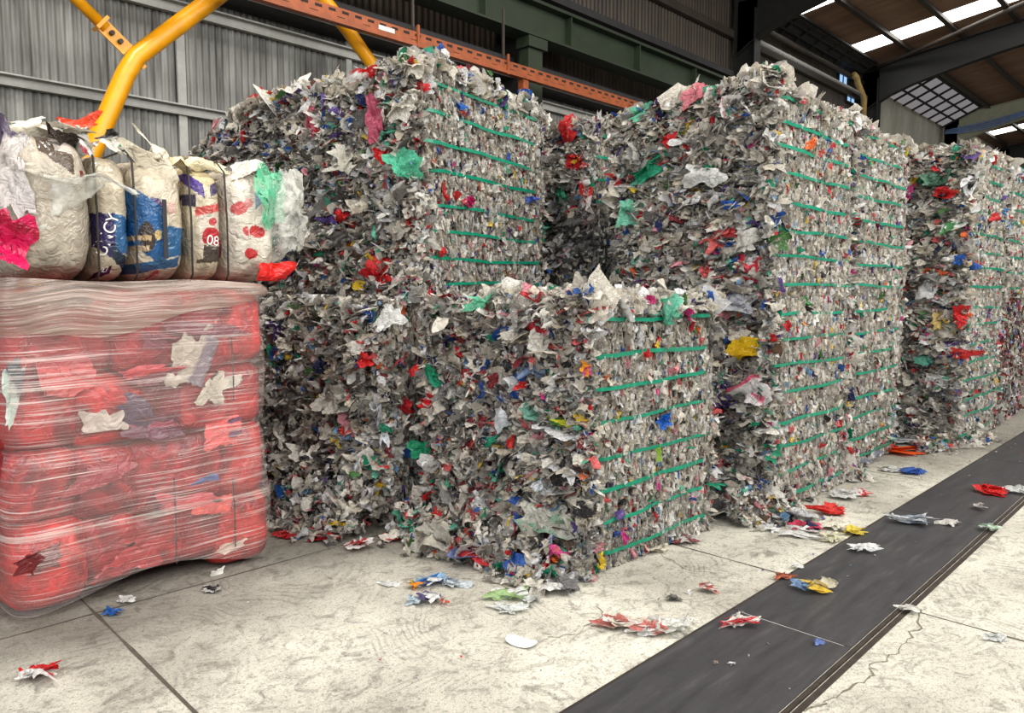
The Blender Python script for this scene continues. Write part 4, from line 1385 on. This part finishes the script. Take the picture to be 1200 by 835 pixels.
tb_piece('film_flap', 330, 250, 4.07, 62, 100, (210, 210, 200), None, M['clear'], 'clear film flap billowing out at the right', (0.35, -1, 0.1), 24, 0.13, 0.3, 11)
tb_piece('film_flap', 318, 228, 4.05, 34, 70, (60, 170, 120), None, M['cleargreen'], 'green clear film flap at the right', (0.3, -1, 0.2), 24, 0.12, 0.45, 12)
tb_piece('film_flap', 70, 235, 4.03, 92, 95, (214, 208, 198), None, M['clear'], 'clear film sheet pulled across the left bag', (-0.1, -1, 0.1), 24, 0.16, 0.3, 13)
tb_piece('film_flap', 12, 200, 4.06, 26, 84, (196, 188, 184), (80, 70, 90), M['bag'], 'white film sheet hanging at the left end', (-0.3, -1, 0.0), 18, 0.2, 0.1, 14)
tb_piece('film_flap', 8, 286, 4.05, 30, 60, (206, 24, 84), (160, 10, 50), M['bag'], 'magenta film bag at the left end', (-0.2, -1, 0.0), 18, 0.22, 0.1, 15)
tb_piece('film_flap', 318, 322, 4.12, 42, 28, (226, 40, 34), None, M['bag'], 'red bag corner poking out at the right', (0.2, -1, 0.2), 16, 0.35, 0.1, 16)
for u, v, y, pw, ph, c1, c2, lab, sd in ((88, 146, 4.3, 30, 14, (222, 66, 30), (232, 226, 216), 'red and white film rag on top', 21), (80, 170, 4.16, 30, 26, (62, 52, 48), (220, 214, 206), 'dark printed film rag on top', 22),
                                     (101, 170, 4.14, 12, 24, (234, 230, 222), (160, 40, 50), 'white and red film rag on top', 23), (128, 168, 4.18, 36, 22, (236, 232, 224), (40, 38, 40), 'white and black film rag on top', 24),
                                     (152, 172, 4.2, 14, 10, (20, 140, 70), None, 'green film rag on top', 25), (178, 184, 4.15, 44, 20, (226, 216, 194), None, 'cream film wad on top', 26), (20, 154, 4.2, 50, 16, (216, 208, 190), None, 'cream film sheet on top', 27),
                                     (58, 156, 4.25, 50, 18, (222, 214, 198), None, 'cream film sheet on top', 28), (240, 190, 4.2, 36, 18, (224, 212, 178), None, 'cream film sheet on top', 29), (290, 200, 4.2, 44, 18, (228, 222, 210), None, 'white film sheet on top', 30),
                                     (210, 190, 4.2, 24, 24, (216, 200, 160), None, 'yellowish film sheet on top', 31), (8, 150, 4.2, 22, 6, (60, 110, 90), None, 'green strap end on top', 32)):
    tb_piece('film_rag', u, v, y, pw, ph, c1, c2, M['bag'], lab, (0, -0.8, 0.6), 14, 0.4, 0.3, sd)


# ------------------------------------------------------------------ loose pieces on the floor
def wad(rng, p, w, d, h, cols, N=11, sheets=3):
    """a crumpled piece lying on the floor, w along the aisle's camera-right, h high"""
    A = Acc()
    for s in range(sheets):
        c1 = cols[s % len(cols)]
        c2 = cols[(s + 1) % len(cols)] if len(cols) > 1 else None
        off = np.array([rng.normal(0, w * 0.16), rng.normal(0, d * 0.16), h * (0.3 + 0.4 * s / max(1, sheets))])
        A.add(*one_scrap(rng, off, np.array([rng.normal(0, 0.35), rng.normal(0, 0.35), 1.0]), (0, 1, 0), w / 2 * rng.uniform(0.65, 1.0), d / 2 * rng.uniform(0.65, 1.0), c1, c2, N=N, cr=0.3, roll=0.5, ragged=0.2))
    V, F, C = A.get()
    lo, hi = V[:, 2].min(), V[:, 2].max()
    V[:, 2] = (V[:, 2] - lo) / max(hi - lo, 1e-6) * h + 0.002
    return V, F, C


W_, R_, G_, B_, K_, Y_ = (232, 232, 228), (214, 40, 40), (40, 150, 90), (50, 110, 190), (52, 50, 52), (232, 196, 60)
LOOSE = [
    (47, 789, 32, 18, [R_, W_], 'red and white crumpled film scrap alone on the floor at lower left'),
    (131, 719, 16, 8, [B_], 'small blue film scrap on the floor joint near the wrapped load'),
    (148, 704, 14, 8, [W_], 'small white film scrap right of the blue one near the wrapped load'),
    (249, 692, 18, 8, [(206, 204, 196), K_], 'small grey film scrap below the right corner of the wrapped load'),
    (452, 684, 24, 5, [W_], 'flat white film strip left of the colourful litter by the front stack'),
    (488, 686, 12, 24, [Y_, (240, 150, 30), (40, 80, 60)], 'yellow and dark green film strip at the left of the colourful litter'),
    (510, 681, 30, 14, [(150, 190, 220), B_, W_], 'blue and white film scrap in the colourful litter'),
    (528, 684, 26, 12, [(214, 222, 226)], 'pale film scrap right of the blue and white one'),
    (487, 704, 20, 14, [(206, 222, 230)], 'pale blue film scrap at the near end of the colourful litter'),
    (509, 704, 22, 14, [(90, 80, 120), W_], 'purple and white film scrap with the orange scrap at its tip'),
    (522, 707, 10, 8, [(226, 96, 60)], 'tiny orange film scrap at the tip of the purple one'),
    (603, 713, 36, 10, [(228, 232, 228)], 'long flat white film strip in front of the low front stack'),
    (595, 697, 32, 16, [(170, 200, 140), W_], 'green tinted film scrap at the foot of the front stack'),
    (622, 690, 26, 22, [(222, 218, 206)], 'cream film wad at the foot of the front stack'),
    (657, 690, 34, 24, [(216, 214, 210), (110, 108, 108)], 'grey white film wad at the near corner of the front stack'),
    (628, 703, 18, 12, [(214, 216, 212)], 'small white film scrap below the grey white wad'),
    (738, 733, 46, 16, [(222, 206, 190), W_, (190, 110, 100)], 'torn pinkish paper scrap beside the plate strip'),
    (760, 741, 34, 18, [W_, (206, 120, 110)], 'white and pink torn scrap beside the plate strip'),
    (785, 735, 48, 22, [(234, 234, 226)], 'long white torn scrap reaching the plate strip'),
    (826, 690, 16, 14, [(232, 222, 216), (206, 120, 110)], 'small white and pink scrap on the concrete right of the front stack'),
    (791, 702, 14, 8, [(120, 118, 110)], 'small dark grey scrap left of the white and pink one'),
    (806, 694, 10, 5, [W_], 'tiny white fleck between the grey and the pink scraps'),
    (863, 732, 32, 14, [(228, 224, 214), (196, 50, 60)], 'white and dark red crumpled scrap on the near plate'),
    (931, 664, 12, 7, [W_], 'tiny white scrap on the plate strip edge'),
    (917, 677, 14, 8, [(170, 90, 60)], 'small brown red scrap on the plate strip edge'),
    (962, 692, 44, 18, [(226, 190, 70), (120, 150, 190), (214, 206, 180)], 'yellow and blue crumpled film wad on the plate'),
    (957, 754, 12, 7, [(110, 130, 190)], 'small blue scrap on the plate beside the pale seam'),
    (857, 780, 8, 4, [W_], 'tiny white fleck on the nearest plate'),
    (837, 779, 6, 4, [(170, 150, 140)], 'tiny brownish fleck on the nearest plate'),
    (1004, 645, 28, 12, [(236, 236, 234)], 'white crumpled scrap on the plate with ragged edges'),
    (1075, 613, 34, 12, [(226, 230, 232), (150, 160, 170)], 'white and grey crumpled bag on the plate'),
    (1112, 615, 16, 6, [(216, 212, 204)], 'small white scrap right of the white and grey bag'),
    (1147, 596, 11, 9, [(196, 190, 184)], 'small pale scrap standing on the plate below the red one'),
    (1157, 621, 14, 7, [(200, 220, 200)], 'pale green scrap on the edge angle of the plate strip'),
    (1165, 577, 28, 11, [(220, 40, 40)], 'bright red crumpled scrap on the far plate'),
    (1188, 576, 22, 9, [(226, 228, 226)], 'white crumpled scrap right of the bright red one'),
    (972, 600, 30, 12, [(224, 60, 54)], 'red crumpled scrap on the concrete by the middle stack'),
    (992, 582, 22, 14, [W_], 'white scrap on the concrete beyond the red one'),
    (1005, 578, 18, 10, [(224, 80, 84), W_], 'pinkish red scrap touching the white one beyond'),
    (948, 586, 9, 6, [K_], 'small black scrap on the concrete by the middle stack'),
    (999, 623, 22, 11, [(226, 204, 80)], 'yellow film scrap at the edge of the plate strip'),
    (974, 617, 30, 16, [(232, 226, 210)], 'cream film wad left of the yellow scrap'),
    (970, 632, 28, 9, [(234, 230, 200)], 'pale yellow film scrap nearest the plate strip'),
    (941, 621, 22, 16, [(206, 60, 90), W_, (40, 40, 80)], 'red, white and navy film wad in the litter by the middle stack'),
    (928, 606, 36, 22, [(206, 206, 204), (170, 170, 180)], 'grey film bunch in the litter by the middle stack'),
    (932, 628, 34, 8, [(228, 226, 222)], 'flat white film sheet in front of the red, white and navy wad'),
    (901, 618, 18, 12, [(70, 70, 90), W_], 'dark and white small bag left of the litter by the middle stack'),
    (1070, 553, 16, 8, [(60, 100, 180)], 'small blue scrap on the concrete near the right-hand stack'),
    (1054, 552, 20, 5, [(214, 214, 208)], 'flat white strip left of the small blue scrap'),
    (1036, 529, 52, 11, [(240, 96, 36)], 'flat orange cloth lying at the foot of the narrow-looking stack'),
    (1062, 716, 18, 6, [(216, 214, 206)], 'small white strip on the edge angle at the floor joint'),
    (1166, 748, 16, 8, [(206, 208, 204)], 'small white scrap on the concrete at lower right'),
    (764, 642, 32, 18, [(216, 210, 190)], 'cream film sheet at the foot of the front stack pressed face'),
    (797, 634, 30, 12, [(200, 196, 190), (150, 80, 80)], 'grey film bunch in the gap right of the front stack'),
    (815, 619, 14, 8, [(214, 60, 60)], 'small red scrap in the gap right of the front stack'),
    (840, 595, 44, 34, [(214, 206, 198), (170, 168, 166)], 'large pale film bunch at the foot of the middle stack'),
    (878, 596, 44, 30, [(206, 204, 202), (226, 170, 180)], 'pale and pink film bunch at the foot of the middle stack'),
    (862, 574, 40, 34, [(120, 118, 122), (190, 188, 188)], 'dark grey film bunch at the foot of the middle stack'),
    (1002, 540, 34, 18, [(206, 204, 196), (120, 120, 140)], 'grey film bunch at the corner between two stacks on the right'),
    (1065, 518, 30, 8, [(196, 198, 200)], 'grey film bunch at the foot of the right-hand stack'),
    (1128, 510, 40, 14, [(206, 180, 190), W_], 'pinkish film bunch at the foot of the right-hand stack'),
    (512, 640, 50, 60, [(206, 200, 184), (190, 186, 174)], 'big clear cream film bunch at the left foot of the front stack'),
    (556, 655, 40, 34, [(226, 224, 222), (206, 50, 60), (120, 130, 180)], 'white bag with red print at the foot of the front stack'),
    (420, 640, 26, 16, [(226, 222, 218), (206, 50, 60)], 'white and red scrap at the foot of the shaded stack'),
    (378, 632, 34, 12, [(206, 40, 50), (226, 222, 218)], 'red scrap with white at the foot of the shaded stack'),
    (345, 626, 34, 10, [(190, 40, 44)], 'flat red scrap by the right side of the wrapped load'),
    (455, 632, 20, 10, [(206, 44, 40)], 'small red scrap left of the big cream bunch'),
    (365, 590, 34, 26, [(90, 110, 150), (120, 130, 140)], 'dull blue film bunch in the shade of the tall stack'),
]
for u, v, pw, ph, cols, lab in LOOSE:
    pl = ground(u, v + ph * 0.15)
    base_z = 0.0
    if YS0 - 0.07 < pl[1] < YS1 + 0.02:
        base_z = 0.006 if pl[1] > YS0 else 0.013
    dist = np.linalg.norm(pl - EYE)
    w = pw * dist / FPX
    hpx = ph * dist / FPX
    h = max(0.012, min(hpx * 0.75, w * 0.75))
    d = max(w * 0.5, hpx * 0.45 / (CAMH / dist))
    d = min(d, w * 1.6)
    rng = np.random.default_rng(int(u * 11 + v * 3))
    V, F, C = wad(rng, None, w * 1.1, d, h, cols, N=6 if pw < 14 else 11, sheets=2 if pw < 14 else 4)
    name = 'film_bunch' if 'bunch' in lab else ('orange_cloth' if 'cloth' in lab else ('plastic_bag' if ' bag' in lab else 'film_scrap'))
    o = mesh(name, V, F, M['film'], None, C, smooth=True)
    o.location = (pl[0], pl[1], base_z)
    o.rotation_euler = (0, 0, -math.radians(45))
    tag(o, lab, 'cloth' if 'cloth' in lab else 'plastic scrap', 'loose film scraps on the floor')
# stiff white card lying on the floor
p = ground(611, 754)
a = np.linspace(0, 2 * math.pi, 24, endpoint=False)
px_ = 0.075 * np.sign(np.cos(a)) * np.abs(np.cos(a)) ** 0.6
py_ = 0.042 * np.sign(np.sin(a)) * np.abs(np.sin(a)) ** 0.7
n = 24
V = np.concatenate([np.stack([px_, py_, 0.004 + 0.012 * (px_ / 0.07) ** 2], -1), np.stack([px_, py_, 0.007 + 0.012 * (px_ / 0.07) ** 2], -1), [[0, 0, 0.004], [0, 0, 0.007]]])
F = [(i, (i + 1) % n, n + (i + 1) % n, n + i) for i in range(n)]
for i in range(0, n, 2):
    F += [(2 * n, (i + 2) % n, (i + 1) % n, i), (2 * n + 1, n + i, n + i + 1, n + (i + 2) % n)]
o = mesh('plastic_card', V, np.array(F), M['card'])
o.location = (p[0], p[1], 0)
o.rotation_euler = (0, 0, math.radians(-75))
tag(o, 'stiff clean white plastic piece lying alone on the pale concrete', 'plastic scrap')


def heap(label, line, width, hgt, n, seed, pal, smin=0.015, smax=0.06):
    """uncountable loose film slumped along a stack's foot"""
    rng = np.random.default_rng(seed)
    a, b_ = np.array(line[0]), np.array(line[1])
    d = unit(b_ - a)
    nn = np.array(line[2], float)
    t = rng.uniform(0, 1, n)
    r = np.abs(rng.normal(0, 0.5, n)).clip(0, 2.2)
    xy = a + (b_ - a) * t[:, None] + nn * (r * width)[:, None]
    zmax = hgt * np.exp(-(r / 0.55) ** 1.6) * (0.7 + 0.5 * np.sin(t * 9 + seed) ** 2)
    z = zmax * rng.uniform(0.2, 1.0, n) + 0.012
    s = rng.uniform(smin, smax, n)
    nr = np.stack([rng.normal(0, 0.5, n) + nn[0] * 0.6, rng.normal(0, 0.5, n) + nn[1] * 0.6, np.ones(n)], -1)
    V, F, C = scraps(rng, np.concatenate([xy, z[:, None]], 1), nr, np.tile([[1.0, 0, 0]], (n, 1)), s, s * rng.uniform(0.5, 1, n), 6, 0.5, pick(rng, n, pal), pick(rng, n, PAL_PRINT), roll=3)
    V[:, 2] = np.maximum(V[:, 2], 0.003 + rng.uniform(0, 0.004, len(V)))
    o = mesh('loose_film', V, F, M['film'], None, C, smooth=True)
    tag(o, label, 'loose film', None, 'stuff')
    return o


heap('slumped loose film along the left foot of the low front stack', ((3.05, 2.62), (2.95, 3.95), (-1, -0.1)), 0.22, 0.30, 700, 3, palette(0.7, 0.3))
heap('slumped loose film in the shade along the foot of the tall turned stack', ((2.86, 4.05), (2.62, 5.7), (-1, 0)), 0.42, 0.42, 1100, 4, PAL_LOOSE)
heap('loose film filling the gap right of the low front stack', ((4.62, 2.5), (4.88, 2.45), (0, -1)), 0.18, 0.30, 260, 5, PAL_LOOSE)
heap('loose film spilled at the left foot of the tall middle stack', ((4.86, 2.36), (5.15, 2.30), (0, -1)), 0.16, 0.16, 260, 6, palette(0.7, 0.3))
heap('loose film between the middle stack and its right neighbour', ((6.45, 2.40), (6.7, 2.42), (0, -1)), 0.12, 0.16, 160, 7, PAL_LOOSE)
heap('loose film along the foot of the right-hand stack', ((8.1, 2.35), (9.4, 2.04), (-0.3, -1)), 0.16, 0.14, 300, 8, palette(0.8, 0.3))
# tiny flecks everywhere
rng = np.random.default_rng(99)
n = 260
xy = np.stack([rng.uniform(0.6, 11, n), rng.uniform(1.2, 3.9, n)], -1)
xy[:110, 1] = 2.35 - np.abs(rng.normal(0, 0.35, 110))
xy[:110, 0] = rng.uniform(2.6, 10, 110)
keep = ~((xy[:, 0] > 3.0) & (xy[:, 1] > 2.4)) & (xy[:, 1] > 0.4)
xy = xy[keep]
n = len(xy)
s = rng.uniform(0.003, 0.011, n)
V, F, C = scraps(rng, np.concatenate([xy, np.full((n, 1), 0.012)], 1), np.stack([rng.normal(0, 0.3, n), rng.normal(0, 0.3, n), np.ones(n)], -1), np.tile([[1.0, 0, 0]], (n, 1)), s, s * 0.7, 4, 0.3, pick(rng, n, palette(1.0)), roll=3)
V[:, 2] = np.clip(V[:, 2], 0.008, 0.02)
tag(mesh('film_flecks', V, F, M['film'], None, C), 'tiny film flecks scattered over the concrete and the plates', 'litter', None, 'stuff')

# ------------------------------------------------------------------ light
wd = bpy.data.worlds.new('world')
SC.world = wd
wd.use_nodes = True
bg = wd.node_tree.nodes['Background']
bg.inputs[0].default_value = (0.86, 0.93, 1.0, 1)
bg.inputs[1].default_value = 0.5


def area(name, loc, target, sx, sy, power, col=(1, 1, 1)):
    l = bpy.data.lights.new(name, 'AREA')
    l.shape = 'RECTANGLE'
    l.size, l.size_y, l.energy, l.color = sx, sy, power, col
    o = bpy.data.objects.new(name, l)
    put(o)
    o.location = loc
    o.rotation_euler = (Vector(target) - Vector(loc)).to_track_quat('-Z', 'Y').to_euler()
    return o


area('unseen_key', (5.5, -4.8, 6.6), (5.5, 3.0, 1.0), 14, 4, 1150, (1.0, 0.98, 0.94))  # unseen key lamp added to brighten the strapped bale faces
area('unseen_roof_light', (4.5, -0.2, 8.5), (4.5, 0.9, 0), 16, 2.0, 700, (1.0, 0.98, 0.93))  # unseen lamp added overhead to light the floor and bale tops
area('unseen_roof_light', (0.6, 4.6, 8.45), (1.4, 7.4, 3.4), 1.2, 0.6, 520, (1.0, 0.98, 0.95))
area('unseen_fill', (-6, 0.0, 4.5), (3, 4, 1.0), 5, 3, 360, (0.96, 0.98, 1.0))  # unseen fill lamp added to brighten the loose bale ends

SC.view_settings.view_transform = 'Standard'
SC.view_settings.look = 'None'
SC.view_settings.exposure = 0.22
SC.cycles.use_denoising = True
SC.cycles.max_bounces = 6
SC.cycles.transparent_max_bounces = 12
